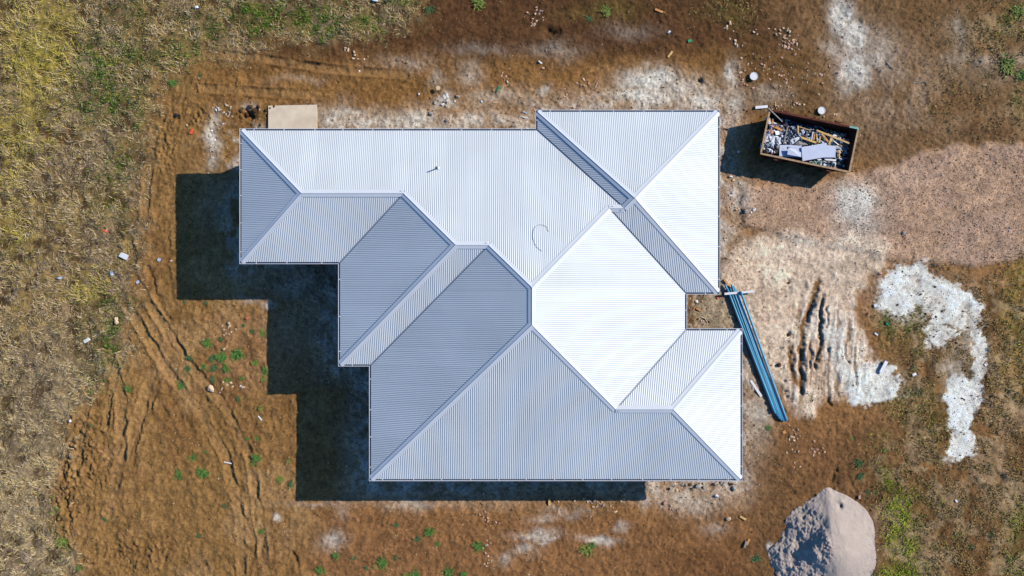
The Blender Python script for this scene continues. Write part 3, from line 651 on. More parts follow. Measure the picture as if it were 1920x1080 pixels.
vp = hobj(mb, 'vent_pipe', M['cap'], True); vp['label'] = 'thin vent pipe standing on the north slope'
mb = MB(); mb.tube([b + Vector((0, 0, .32)), b + Vector((0, 0, .35))], [.030, .022], 10); hobj(mb, 'vent_cap', M['dark'], parent=vp)
# loop of wire lying on the roof
pts = [RP(640 + x / 3, 360 + y / 3, .02) for x, y in [(1166, 222), (1155, 196), (1135, 185), (1112, 184), (1092, 194), (1080, 212), (1077, 240), (1079, 265), (1088, 290), (1100, 310), (1115, 322), (1128, 332)]]
mb = MB(); mb.tube(pts, .0065, 5); o = mb.build('wire', M['wire']); tag(o, 'thin grey curl of wire lying on the white roof', 'wire')

# concrete slab outside the door
slab = MB(); c = [G(504, 199), G(595, 197), G(595, 262), G(504, 262)]
slab.prism([(p[0], p[1]) for p in c][::-1], -.1, .085); o = slab.build('concrete_slab', M['concrete']); tag(o, 'pale rectangular concrete slab against the top edge of the house', 'concrete slab')

# ------------------------------------------------------------------ sand heap
def heap():
    nn = 190; xs = np.linspace(1425, 1655, nn); ys = np.linspace(890, 1130, nn); hx, hy = np.meshgrid(xs, ys)
    out = [(1551, 903), (1556, 918), (1585, 927), (1612, 945), (1634, 970), (1640, 992), (1638, 1020), (1643, 1050), (1632, 1085), (1600, 1115), (1540, 1122), (1490, 1110), (1455, 1082), (1447, 1060), (1438, 1040), (1437, 1026), (1460, 1020), (1466, 1000), (1476, 965), (1505, 945), (1538, 924), (1546, 910)]
    n = fbm(hx, hy, 14, 4, 5); nf = fbm(hx, hy, 4, 3, 2); kx, ky = 1563, 1030
    oa = np.array(out, float); ang = np.arctan2(oa[:, 1] - ky, oa[:, 0] - kx); rad = np.hypot(oa[:, 0] - kx, oa[:, 1] - ky); od = np.argsort(ang)
    A = np.linspace(-math.pi, math.pi, 361); Rr = np.interp(A, ang[od], rad[od], period=2 * math.pi)
    kk = np.exp(-np.linspace(-1.6, 1.6, 21) ** 2); kk /= kk.sum(); Rr = np.convolve(np.concatenate([Rr[-11:-1], Rr, Rr[1:11]]), kk, 'valid')
    th = np.arctan2(hy - ky, hx - kx); Rt = np.interp(th, A, Rr); r = np.hypot(hx - kx, hy - ky) + (n - .5) * 5 + (nf - .5) * 2; d = (Rt - r) * S
    f = np.clip(1 - (np.sqrt(r * r + 200) - 200 / (2 * np.maximum(Rt, 40))) / Rt, -.3, 1); h = np.where(f > 0, 1.08 * f - .35 * np.maximum(f - .66, 0), 1.0 * f)
    ww = np.clip(np.cos(th - math.radians(172)), 0, 1) ** .9      # hollowed, slipping western face
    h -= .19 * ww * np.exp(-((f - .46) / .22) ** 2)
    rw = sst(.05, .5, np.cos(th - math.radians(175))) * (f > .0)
    h += rw * ((n - .5) * .20 + (nf - .5) * .07) + (nf - .5) * .04 * (f > 0) + (n - .5) * .05 * (f > 0)
    ridge = seg_dist(hx, hy, [(1553, 925), (1562, 950), (1572, 975), (1580, 1000)]); h += .03 * np.exp(-(ridge / 9) ** 2) * (f > 0)
    h -= .13 * np.exp(-(((hx - 1575) / 4) ** 2 + ((hy - 949) / 5) ** 2)); h += .08 * np.exp(-(((hx - 1577) / 5) ** 2 + ((hy - 940) / 4) ** 2))
    x = NX + (hx - NPX) * S * (1 - np.clip(h, 0, 2) / CAM_H); y = (540 - hy) * S * (1 - np.clip(h, 0, 2) / CAM_H)
    z = h + gh(x, y) * np.clip(1 - h * 2, 0, 1); z = np.where(d < 0, np.minimum(z, gh(x, y) - .02 + d * .4), z)
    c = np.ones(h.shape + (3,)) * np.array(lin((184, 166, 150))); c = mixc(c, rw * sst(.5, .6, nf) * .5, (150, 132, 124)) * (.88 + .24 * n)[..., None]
    ok = (d > -.14); id2 = np.arange(nn * nn).reshape(nn, nn)
    Fq = np.stack([id2[1:, :-1], id2[1:, 1:], id2[:-1, 1:], id2[:-1, :-1]], -1).reshape(-1, 4); km = ok.ravel()[Fq].all(1)
    Fq = Fq[km]; used = np.unique(Fq); mp = -np.ones(nn * nn, int); mp[used] = np.arange(len(used))
    V = np.stack([x, y, z], -1).reshape(-1, 3)[used]
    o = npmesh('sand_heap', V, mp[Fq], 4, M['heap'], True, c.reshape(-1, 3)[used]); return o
o = heap(); tag(o, 'large pinkish heap of sand with a steep shaded left side at the bottom edge', 'sand heap')

# ------------------------------------------------------------------ blue pipes
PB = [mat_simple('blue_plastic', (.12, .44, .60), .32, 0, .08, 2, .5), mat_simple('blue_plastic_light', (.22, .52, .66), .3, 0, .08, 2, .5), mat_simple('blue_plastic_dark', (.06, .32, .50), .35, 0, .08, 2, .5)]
plist = [((1357, 533), (1448, 768), .045, 1, 'leftmost blue pipe of the bundle beside the house, with a pale top'), ((1361, 541), (1451.5, 774), .045, 0, 'second blue pipe from the left in the bundle'), ((1366, 540), (1455.5, 779), .045, 2, 'third blue pipe from the left in the bundle, dark blue'), ((1369, 534), (1459.5, 784), .045, 1, 'fourth blue pipe from the left, light blue, starting highest in the middle of the bundle'),
         ((1380, 548), (1470, 789), .045, 2, 'added dark blue pipe standing in for shade in the gap just left of the rightmost pipe'), ((1372.5, 537), (1463, 787), .045, 0, 'fifth blue pipe from the left in the bundle'), ((1376, 542), (1467, 789), .045, 2, 'sixth blue pipe from the left, dark blue, ending lowest'), ((1384, 546), (1473.5, 788), .048, 0, 'rightmost blue pipe, apart from the bundle at its upper end')]  # the pipe in the gap is added; its dark blue stands in for shade
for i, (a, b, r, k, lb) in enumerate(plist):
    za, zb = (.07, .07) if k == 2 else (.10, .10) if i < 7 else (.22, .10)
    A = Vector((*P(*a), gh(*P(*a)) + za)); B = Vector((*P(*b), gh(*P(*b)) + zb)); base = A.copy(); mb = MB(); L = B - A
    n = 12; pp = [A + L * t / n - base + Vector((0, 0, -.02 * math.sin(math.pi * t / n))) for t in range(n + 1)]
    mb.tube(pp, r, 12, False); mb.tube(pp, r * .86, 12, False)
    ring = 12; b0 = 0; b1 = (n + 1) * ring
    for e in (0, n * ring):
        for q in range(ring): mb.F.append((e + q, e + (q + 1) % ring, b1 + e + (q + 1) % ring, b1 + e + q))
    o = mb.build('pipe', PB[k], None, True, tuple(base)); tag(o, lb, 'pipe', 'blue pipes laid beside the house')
M['white'] = mat_simple('white_scrap', (.86, .83, .79), .6, 0, .06)
M['paleblue'] = mat_simple('pale_blue_scrap', (.50, .58, .72), .6)
M['timber'] = mat_simple('raw_pine', lin((222, 178, 110)), .8, 0, .2, 14)
M['orange_t'] = mat_simple('orange_timber', lin((214, 150, 88)), .8, 0, .2, 14)
M['grey_t'] = mat_simple('weathered_timber', lin((150, 140, 128)), .85, 0, .2, 14)
M['orange'] = mat_simple('orange_plastic', lin((240, 100, 62)), .6)
M['green'] = mat_simple('green_plastic', (.02, .30, .12), .5)
M['cream'] = mat_simple('cream_stone', lin((226, 190, 152)), .9, 0, .12, 10, .2, .3)
M['pink'] = mat_simple('pink_brick', lin((212, 160, 132)), .9, 0, .14, 12, .2, .3)
M['greys'] = mat_simple('grey_stone', lin((172, 162, 148)), .9, 0, .2, 12, .2, .3)
M['board'] = mat_simple('plasterboard', lin((205, 208, 220)), .85, 0, .05, 3)
M['brownd'] = mat_simple('dark_clod', lin((88, 60, 38)), .95, 0, .2, 9, .1, .4)

# ------------------------------------------------------------------ small debris, each piece its own thing
def stick(name, a, b, wd, th, mat, label, cat, group=None, z=0.0, tilt=0.0):
    A = Vector((*P(*a), 0)); B = Vector((*P(*b), 0)); c = (A + B) / 2; L = (B - A).length
    o = empty_box(name, (L, wd, th), mat); o.location = (c.x, c.y, max(gh(A.x, A.y), gh(B.x, B.y), gh(c.x, c.y)) + th / 2 + z)
    o.rotation_euler = (0, -tilt, math.atan2(B.y - A.y, B.x - A.x)); return tag(o, label, cat, group)
def empty_box(name, d, mat):
    """board with slightly bevelled, uneven ends"""
    x, y, z = [v / 2 for v in d]; b = min(d) * .12; j = lambda: random.uniform(-.03, .03) * d[1]
    V = []; 
    for sx in (-1, 1):
        for sy, sz in ((-1, -1), (1, -1), (1, 1), (-1, 1)):
            V.append((sx * (x + j()), sy * (y - b), sz * z)); V.append((sx * (x + j()), sy * y, sz * (z - b)))
    order = [1, 0, 2, 3, 5, 4, 6, 7]
    A = [V[i] for i in order]; B = [V[8 + i] for i in order]; n = 8
    return mesh(name, A + B, [(i, (i + 1) % n, n + (i + 1) % n, n + i) for i in range(n)] + [tuple(range(n))[::-1], tuple(range(n, 2 * n))], mat)
def rock_mesh(seed, flat=.6):
    r = random.Random(seed); V = []; F = []; nlat, nlon = 4, 7
    V.append((0, 0, flat * r.uniform(.8, 1.1)))
    for i in range(1, nlat):
        t = math.pi * i / nlat
        for k in range(nlon):
            a = 2 * math.pi * k / nlon + r.uniform(-.2, .2); q = r.uniform(.72, 1.15)
            V.append((math.sin(t) * math.cos(a) * q, math.sin(t) * math.sin(a) * q * .8, math.cos(t) * flat * q))
    V.append((0, 0, -flat)); e = len(V) - 1
    for k in range(nlon): F.append((0, 1 + k, 1 + (k + 1) % nlon)); F.append((e, 1 + (nlat - 2) * nlon + (k + 1) % nlon, 1 + (nlat - 2) * nlon + k))
    for i in range(nlat - 2):
        for k in range(nlon): a = 1 + i * nlon; F.append((a + k, a + nlon + k, a + nlon + (k + 1) % nlon, a + (k + 1) % nlon))
    me = bpy.data.meshes.new('rock'); me.from_pydata(V, [], F); me.update(); return me
ROCK = {}
def rock(px, py, size, mat, label, cat='stone', group=None, name='stone', flat=.6, asp=1.0):
    k = (random.randrange(7), mat, flat)
    if k not in ROCK: me = rock_mesh(k[0] * 13 + 5, flat); me.materials.append(M[mat]); ROCK[k] = me
    o = bpy.data.objects.new(name, ROCK[k]); COL.objects.link(o); x, y, z = G(px, py)
    o.location = (x, y, z + size * flat * .35); o.scale = (size * asp, size, size); o.rotation_euler = (random.uniform(-.3, .3), random.uniform(-.3, .3), random.uniform(0, 6.28))
    return tag(o, label, cat, group)
# single stones and clods that can be pointed to
rock(395, 729, .17, 'cream', 'large cream rock with a dark shadow in the bare yard left of the house', asp=1.4)
rock(219, 602, .15, 'cream', 'cream lump of stone at the edge of the left field', asp=1.3); 
rock(420, 655, .08, 'cream', 'small round cream stone just above the green weeds left of the house')
rock(380, 637, .055, 'cream', 'small yellowish stone touching the weed left of the cream stone')
rock(429, 606, .09, 'cream', 'top cream stone of the small heap of stones left of the house')
rock(785, 177, .07, 'white', 'white ball shaped stone with black shadow above the long north gutter')
rock(858, 181, .10, 'greys', 'grey angular stone beside the grey rubble patch above the roof')
rock(838, 226, .11, 'greys', 'pale triangular stone just above the gutter under the grey rubble patch')
rock(808, 213, .12, 'greys', 'grey stone lying left below the grey rubble patch above the roof')
rock(903, 190, .08, 'white', 'small white stone with violet shadow above the middle of the roof')
rock(1365, 972, .13, 'cream', 'cream topped boulder with dark shadow below the right corner of the house')
rock(1308, 911, .14, 'greys', 'broken grey stone right against the bottom gutter near the right corner')
rock(1343, 929, .11, 'white', 'white stone with a dark hollow below the bottom right corner of the roof')
rock(1375, 915, .13, 'greys', 'light grey stone at the foot of the bottom right corner')
rock(1577, 938, .07, 'greys', 'small stone sunk in the top of the sand heap', flat=.9)
rock(1692, 437, .11, 'greys', 'dark grey stone of a pair lying on the gravel drive')
rock(1396, 396, .13, 'greys', 'grey stone in the pale rubble right of the house')
rock(155 + 333, 237 - 2, .07, 'dark', 'dark stub beside the concrete slab on its left')
rock(350, 235, .07, 'cream', 'square cream stone beside the orange scrap at upper left')
rock(1460, 684, .12, 'brownd', 'dark clod in the pale sand right of the blue pipes')
rock(1479, 628, .12, 'brownd', 'dark clod higher up in the pale sand near the rut')
rock(1478, 531, .08, 'brownd', 'dark clod at the top of the pale sand')
rock(1312, 149, .09, 'brownd', 'dark brown clod on the dirt above the top right roof corner')
rock(1663, 608, .1, 'green', 'dark green lump at the edge of the white lime patch')
for sx, sy, sz in [(478, 207, .16), (462, 214, .14), (470, 200, .12), (452, 208, .12), (485, 201, .1), (500, 206, .1), (507, 203, .1), (514, 201, .09), (521, 199, .08), (505, 210, .07), (528, 198, .06), (579, 196, .07), (588, 197, .06), (595, 199, .06)]:
    rock(sx, sy, sz, 'brownd' if sz > .13 else 'orange_t' if 0 else 'brownd', 'dark clod in the heap of turned earth left of the concrete slab', 'clod', 'clods by the slab', 'clod')
# flat scraps
def scrap(px, py, wpx, hpx, ang, mat, label, cat, th=.02, name=None, z=0.0, tilt=.08):
    V = []; n = 6; rr = random.Random(int(px * 7 + py)); w2, h2 = wpx * S / 2, hpx * S / 2
    pts = [(-w2, -h2), (0, -h2 * rr.uniform(.85, 1.1)), (w2, -h2 * rr.uniform(.8, 1)), (w2 * rr.uniform(.85, 1.05), h2), (0, h2 * rr.uniform(.9, 1.1)), (-w2 * rr.uniform(.85, 1), h2 * rr.uniform(.8, 1))]
    mb = MB(); mb.prism(pts, -th / 2, th / 2)
    for i in (1, 4, 7, 10): v = mb.V[i]; mb.V[i] = (v[0], v[1], v[2] + th * .8 * rr.choice([0, 1]))
    x, y, zz = G(px, py); o = mb.build(name or 'scrap', M[mat], None, False, (x, y, zz + th / 2 + .01 + z)); o.rotation_euler = (rr.uniform(-tilt, tilt), rr.uniform(-tilt, tilt), R(ang)); return tag(o, label, cat)
scrap(234, 480, 15, 9, -28, 'white', 'white rectangular foam block at the edge of the left field', 'foam block', .10, 'foam_block')
scrap(113, 521, 9, 4, 8, 'paleblue', 'small pale blue can lying in the dry left field', 'can', .07, 'can')
scrap(210, 512, 6, 9, 15, 'paleblue', 'white paper scrap just below the foam block', 'paper', .03, 'paper_scrap')
scrap(164, 638, 12, 6, 28, 'white', 'white crumpled cup in dry grass far left', 'cup', .06, 'crumpled_cup')
scrap(208, 494, 4, 4, 0, 'cream', 'tiny cream chip between foam block and paper scrap', 'chip', .03, 'chip')
scrap(258, 529, 6, 5, 30, 'paleblue', 'blue grey scrap on bare soil right of the paper scrap', 'scrap', .03)
scrap(298, 487, 6, 5, 60, 'paleblue', 'grey scrap on bare soil left of the house shadow', 'scrap', .04)
scrap(321, 489, 5, 3, 20, 'cream', 'little pale chip at the left edge of the house shadow', 'chip', .02, 'chip')
scrap(198, 433, 12, 4, -22, 'orange', 'orange plastic strip in the grass at left', 'plastic strip', .02, 'plastic_strip')
scrap(360, 247, 6, 10, -20, 'orange', 'bright orange plastic scrap on soil at upper left', 'plastic scrap', .03, 'plastic_scrap')
scrap(463, 597, 5, 3, 10, 'orange', 'small orange scrap in the yard above the weeds', 'plastic scrap', .03, 'plastic_scrap')
scrap(332, 215, 7, 4, -35, 'dark', 'dark slate coloured piece on the soil at upper left', 'slate', .04, 'slate')
scrap(132, 789, 5, 5, 20, 'white', 'white paper scrap at the lower left edge of the yard', 'paper', .03, 'paper_scrap')
scrap(369, 14, 7, 5, 20, 'white', 'white scrap in the grass at the top left', 'paper', .05, 'paper_scrap')
scrap(290, 49, 3, 5, 0, 'cream', 'tiny pale scrap among the green patches at top left', 'chip', .03, 'chip')
scrap(348, 57, 5, 4, -20, 'cream', 'yellowish scrap below the white scrap at top left', 'chip', .03, 'chip')
scrap(106, 168, 6, 4, 40, 'white', 'white scrap in dry grass between the yellow patches', 'paper', .03, 'paper_scrap')
scrap(64 + 640, 0, 11, 7, -15, 'white', 'white box cut by the top edge of the picture', 'box', .12, 'box')
scrap(1254, 61, 6, 4, 50, 'white', 'small white block near the top, between two timber offcuts', 'block', .05, 'block')
scrap(1293, 77, 8, 5, 25, 'green', 'bright green plastic scrap at the top right of the house', 'plastic scrap', .03, 'plastic_scrap')
scrap(934, 167, 12, 3, 62, 'green', 'dark green sliver above the middle of the roof', 'plastic sliver', .01, 'plastic_sliver')
scrap(1013, 117, 8, 3, -40, 'white', 'curled white strip above the roof, near the top middle', 'strip', .03, 'curled_strip')
scrap(1018, 128, 6, 4, 5, 'pink', 'pale chip right under the curled white strip', 'chip', .03, 'chip')
scrap(1247, 942, 7, 6, 30, 'pink', 'square pink brick piece below the bottom gutter', 'brick piece', .06, 'brick_piece')
scrap(1244, 942 + 0.01, .1, .1, 0, 'pink', 'x', 'x') if 0 else None
scrap(1610, 931, 4, 7, 5, 'pink', 'small upright pink brick between sand heap and green strip', 'brick piece', .06, 'brick_piece')
scrap(1470, 810, 6, 6, 30, 'orange_t', 'small square of orange mesh below the pipe ends', 'mesh square', .02, 'mesh_square')
scrap(1793, 939, 6, 3, -55, 'white', 'white scrap in the right field right of the green strip', 'paper', .03, 'paper_scrap')
scrap(1643, 626, 7, 4, -35, 'white', 'white scrap between the sand and the green patch', 'scrap', .04)
scrap(1713, 702, 8, 5, 25, 'white', 'white scrap on brown earth below the weeds', 'scrap', .03)
scrap(1848, 683, 6, 5, 40, 'white', 'white chip right of the white lime trail', 'chip', .03, 'chip')
scrap(1650, 512, 7, 4, -10, 'pink', 'pinkish chip at the upper left tip of the lime patch', 'chip', .03, 'chip')
scrap(1641, 573, 6, 6, 20, 'white', 'white chunk at the left end of the big lime patch', 'chunk', .06, 'chunk')
scrap(1306, 565, 5, 5, 10, 'white', 'white square chip in the little courtyard', 'chip', .03, 'chip')
scrap(1347, 557, 9, 4, 35, 'orange', 'red plastic tape in the little courtyard', 'plastic tape', .015, 'plastic_tape')
scrap(1309, 580, 10, 3, -25, 'orange_t', 'brown offcut in the little courtyard', 'offcut', .04, 'timber_offcut')
scrap(1384, 285, 4, 4, 0, 'white', 'small white scrap between the house and the skip shadow', 'scrap', .02)
scrap(1370, 331, 6, 3, 0, 'white', 'white chip left of the skip shadow, below', 'chip', .03, 'chip')
# sticks, offcuts, laths
TG = 'timber offcuts lying on the ground'
stick('timber_offcut', (1228, 18), (1243, 24), .10, .05, M['orange_t'], 'orange timber offcut at the very top of the picture', 'timber offcut', TG)
stick('timber_offcut', (1252, 108), (1260, 97), .10, .05, M['timber'], 'cream timber offcut above the top right roof, lying steeply', 'timber offcut', TG)
stick('timber_offcut', (1029.5, 934), (1030, 947), .10, .05, M['timber'], 'pale timber offcut poking out of the shadow below the house', 'timber offcut', TG)
stick('timber_offcut', (1387, 968), (1398, 974), .09, .05, M['timber'], 'yellow timber offcut right of the cream topped boulder', 'timber offcut', TG)
stick('timber_offcut', (1400, 1021), (1404, 1010), .09, .05, M['orange_t'], 'orange timber offcut near the left foot of the sand heap', 'timber offcut', TG)
stick('timber_offcut', (1395, 1026), (1399, 1014), .09, .05, M['grey_t'], 'dark timber offcut touching the orange one by the sand heap', 'timber offcut', TG)
stick('timber_offcut', (1356, 524), (1365, 537), .09, .05, M['orange_t'], 'yellow timber piece at the top end of the blue pipes', 'timber offcut', TG)
stick('lath', (419, 867), (433, 870), .05, .03, M['white'], 'white stick on the bare soil right of the big weed', 'stick')
stick('lath', (484, 780), (491, 788), .06, .02, M['white'], 'short pale stick left of the lower house shadow', 'stick')
stick('lath', (478, 218), (485, 221), .05, .03, M['white'], 'short white stick by the turned earth', 'stick') if 0 else None
stick('lath', (978, 219), (990, 222), .05, .03, M['white'], 'white stick above the gutter left of the top right roof', 'stick')
stick('lath', (980, 209), (988, 213), .05, .03, M['paleblue'], 'bluish stick just above the white one', 'stick')
stick('steel_channel', (1416, 202), (1439, 200), .13, .06, M['white'], 'white metal channel beside the upper left corner of the skip', 'channel')
stick('lath', (1355, 551), (1411, 546), .10, .03, M['white'], 'long white board laid across the upper end of the blue pipes', 'board', z=.145)
stick('lath', (1407, 713), (1427, 743), .11, .02, M['white'], 'white board on the ground between house and blue pipes', 'board')
stick('lath', (1649, 698), (1660, 677), .16, .05, M['white'], 'white board sticking up from the pale plaster spill', 'board', z=.05)
stick('lath', (1116, 165), (1120, 155), .04, .03, M['cream'], 'thin pale stick on the dirt above the top right roof', 'stick')
stick('lath', (924, 192), (933, 192.5), .05, .02, M['cream'], 'thin pale lath above the middle of the north gutter', 'stick')
# round disc on a stick, buckets
def bucket(px, py, label, rad=.165, h=.3, mat='white'):
    x, y, z = G(px, py); e = empty('bucket', (x, y, z)); mb = MB()
    n = 28
    for i, (r_, zz) in enumerate([(rad * .85, 0), (rad * .98, h - .03), (rad * 1.03, h - .03), (rad * 1.03, h - .005)]):
        for k in range(n): a = 2 * math.pi * k / n; mb.V.append((r_ * math.cos(a), r_ * math.sin(a), zz))
    for i in range(3):
        for k in range(n): mb.F.append((i * n + k, i * n + (k + 1) % n, (i + 1) * n + (k + 1) % n, (i + 1) * n + k))
    mb.F.append(tuple(range(n))[::-1]); mb.build('body', M[mat], e, True)
    mb = MB(); rings = [(rad * 1.05, h - .02), (rad * 1.06, h + .012), (rad * .97, h + .014), (rad * .94, h + .002), (rad * .3, h + .003), (.001, h + .003)]
    for r_, zz in rings:
        for k in range(n): a = 2 * math.pi * k / n; mb.V.append((r_ * math.cos(a), r_ * math.sin(a), zz))
    for i in range(len(rings) - 1):
        for k in range(n): mb.F.append((i * n + k, i * n + (k + 1) % n, (i + 1) * n + (k + 1) % n, (i + 1) * n + k))
    mb.build('lid', M[mat], e); return tag(e, label, 'bucket', 'white buckets near the skip')
bucket(1412, 144, 'white lidded bucket standing alone left above the skip among brick chips', .17, .10)
bucket(1539, 208, 'white lidded bucket standing right behind the long side of the skip', .16, .10)
x, y, z = G(822, 167); e = empty('survey_peg', (x, y, z)); tag(e, 'round yellow white disc on a peg above the long north gutter', 'survey peg')
mb = MB(); mb.tube([(0.02, -.10, .0), (0.02, -.04, .2)], .02, 6); mb.build('peg', M['timber'], e)
mb = MB(); mb.tube([(0, 0, .2), (0, 0, .225)], .10, 20); mb.build('disc', M['cream'], e)
# twigs
def twig(pts, label, mat='timber'):
    mb = MB(); p0 = G(*pts[0]); V = [Vector(G(*p, .02)) - Vector(p0) for p in pts]; mb.tube(V, [.018] * (len(V) - 1) + [.006], 6); o = mb.build('branch', M[mat], None, True, p0); tag(o, label, 'branch')
twig([(1660, 114), (1664, 121), (1670, 127), (1676, 127), (1683, 124)], 'pale crooked branch right of the lime streak', 'grey_t')
twig([(1711, 154), (1720, 156), (1728, 153), (1735, 153), (1738, 160)], 'thin pale twig further right on the brown dirt', 'grey_t')
twig([(1314, 594), (1321, 597), (1325, 603), (1329, 609)], 'pale forked twig in the little courtyard', 'cream')
# clusters of bigger fragments; nothing tells the pieces of one cluster apart
def cluster(spots, n, size, mats, label, group, name='brick_fragment', cat='rubble'):
    for i in range(n):
        cx, cy, sx_, sy_ = spots[i % len(spots)]
        rock(random.gauss(cx, sx_), random.gauss(cy, sy_), random.uniform(size * .6, size * 1.25), random.choice(mats), label, cat, group, name, .5, random.uniform(.9, 1.6))
cluster([(1370, 55, 8, 6), (1384, 82, 10, 4), (1420, 58, 8, 4)], 14, .07, ['cream'], 'cream brick fragment in the thin scatter at the far upper left of the skip', 'fragments far above the skip')
cluster([(1482, 84, 8, 6), (1470, 60, 10, 5), (1487, 80, 6, 6), (1466, 72, 5, 12)], 34, .06, ['cream', 'cream', 'pink'], 'cream brick fragment in the dense clump straight above the skip', 'fragments clumped above the skip')
cluster([(1440, 120, 20, 12), (1500, 140, 30, 10), (1396, 148, 12, 10), (1468, 152, 22, 12)], 50, .055, ['cream', 'pink', 'pink'], 'pink or cream brick fragment in the wide belt of chips above the skip', 'fragments in the belt above the skip')
cluster([(1560, 212, 18, 6), (1490, 195, 8, 5), (1456, 200, 8, 3)], 20, .055, ['cream'], 'cream brick fragment lying close along the upper side of the skip', 'fragments along the skip')
cluster([(1072, 178, 14, 9), (1090, 160, 12, 8), (1085, 200, 12, 4)], 22, .055, ['cream', 'pink'], 'pinkish fragment in the scatter above the left end of the top right roof', 'fragments above the top right roof')
cluster([(950, 145, 9, 9), (1000, 24, 12, 7), (1000, 40, 7, 6)], 26, .05, ['cream', 'pink'], 'tiny pale fragment in the two clusters on the dark earth at the top', 'fragments on the dark earth')
cluster([(665, 100, 10, 5), (665, 112, 8, 4), (655, 92, 8, 4)], 10, .06, ['cream'], 'cream fragment in the loose group at the top left of the roof', 'fragments at the top left')
cluster([(430, 615, 6, 7), (420, 625, 7, 4)], 9, .06, ['cream'], 'cream fragment in the small heap of stones left of the house', 'fragments in the small heap')
cluster([(415, 727, 6, 4), (440, 725, 10, 5), (455, 722, 6, 4)], 12, .055, ['cream', 'white'], 'pale fragment right of the large cream rock', 'fragments by the large rock')
cluster([(1490, 840, 7, 22), (1486, 815, 4, 10)], 18, .05, ['cream'], 'cream fragment in the upright trail below the pipe ends', 'fragments below the pipes')
cluster([(1529, 838, 6, 9), (1535, 852, 6, 5)], 10, .06, ['cream', 'pink'], 'cream fragment in the small group right of the trail below the pipes', 'fragments right of the trail')
cluster([(1118, 948, 6, 8), (1090, 940, 25, 5), (1150, 948, 18, 7)], 26, .06, ['greys', 'cream'], 'grey or cream fragment strewn just below the bottom gutter', 'fragments below the gutter')
cluster([(1240, 962, 18, 8), (910, 975, 14, 8), (915, 1010, 3, 20), (912, 1050, 5, 16)], 24, .05, ['greys', 'cream', 'pink'], 'small pale fragment on the brown earth below the house', 'fragments on the earth below')
cluster([(1270, 910, 14, 4), (1320, 912, 20, 5), (1340, 905, 20, 3)], 22, .08, ['greys', 'brownd', 'cream'], 'rough lump in the row of rubble under the bottom right gutter', 'rubble row at the bottom right')
cluster([(430, 208, 10, 6), (415, 205, 10, 5), (402, 230, 6, 12), (400, 260, 6, 18)], 34, .055, ['greys', 'white', 'cream'], 'pale lump in the whitish trail left of the concrete slab', 'lumps in the whitish trail')
cluster([(830, 192, 8, 6), (838, 186, 8, 5)], 14, .07, ['greys', 'white'], 'grey lump in the small rubble patch above the roof', 'lumps in the grey rubble patch')
cluster([(1388, 390, 10, 6), (1380, 360, 9, 12)], 18, .06, ['greys', 'cream', 'white'], 'pale lump in the rubble right of the house below the skip', 'lumps right of the house')
cluster([(1312, 600, 10, 6), (1300, 570, 5, 10), (1345, 560, 10, 3)], 16, .045, ['greys', 'brownd', 'cream'], 'small bit of rubble in the little courtyard', 'rubble in the courtyard')
cluster([(1740, 560, 45, 25), (1800, 620, 25, 40), (1700, 600, 25, 15)], 26, .05, ['brownd'], 'dark clod showing on the big white lime patch', 'clods on the lime patch', 'clod', 'clod')
cluster([(1800, 730, 18, 15), (1805, 800, 12, 40)], 10, .04, ['brownd'], 'dark clod showing on the long white lime strip', 'clods on the lime strip', 'clod', 'clod')

# ------------------------------------------------------------------ weeds
M['leaf'] = [mat_simple('weed_leaf', lin((98, 138, 56)), .6, 0, .3, 30), mat_simple('weed_leaf_dark', lin((88, 118, 66)), .6, 0, .3, 30), mat_simple('weed_leaf_yellow', lin((136, 148, 62)), .6, 0, .3, 30)]
def weed_mesh(seed, k, n=95):
    r = random.Random(seed); mb = MB()
    for i in range(n):
        a = r.uniform(0, 6.28); L = r.uniform(.18, .55); wd = r.uniform(.035, .07); up = r.uniform(.12, .9); cc = r.choice([(0, 0), (.25, .15), (-.2, .25), (.1, -.28), (-.25, -.1)]); cx, cy = r.gauss(cc[0], .2), r.gauss(cc[1], .2)
        d = Vector((math.cos(a), math.sin(a), 0)); s = Vector((-d.y, d.x, 0)); b = Vector((cx, cy, r.uniform(0, .1)))
        p1 = b + d * L * .35 + Vector((0, 0, L * up * .6)); p2 = b + d * L * .75 + Vector((0, 0, L * up * .75)); p3 = b + d * L + Vector((0, 0, L * up * .45)); dz = Vector((0, 0, .03))
        mb.add([b - s * wd * .3, b + s * wd * .3, p1 + s * wd + dz, p1, p1 - s * wd + dz, p2 + s * wd * .8 + dz, p2, p2 - s * wd * .8 + dz, p3], [(0, 1, 2, 3), (0, 3, 4), (3, 2, 5, 6), (4, 3, 6, 7), (6, 5, 8), (7, 6, 8)])
    me = bpy.data.meshes.new('weed'); me.from_pydata(mb.V, [], mb.F); me.update(); me.materials.append(M['leaf'][k]); return me
WM = [[weed_mesh(31 + i + 10 * k, k) for i in range(4)] for k in range(3)]
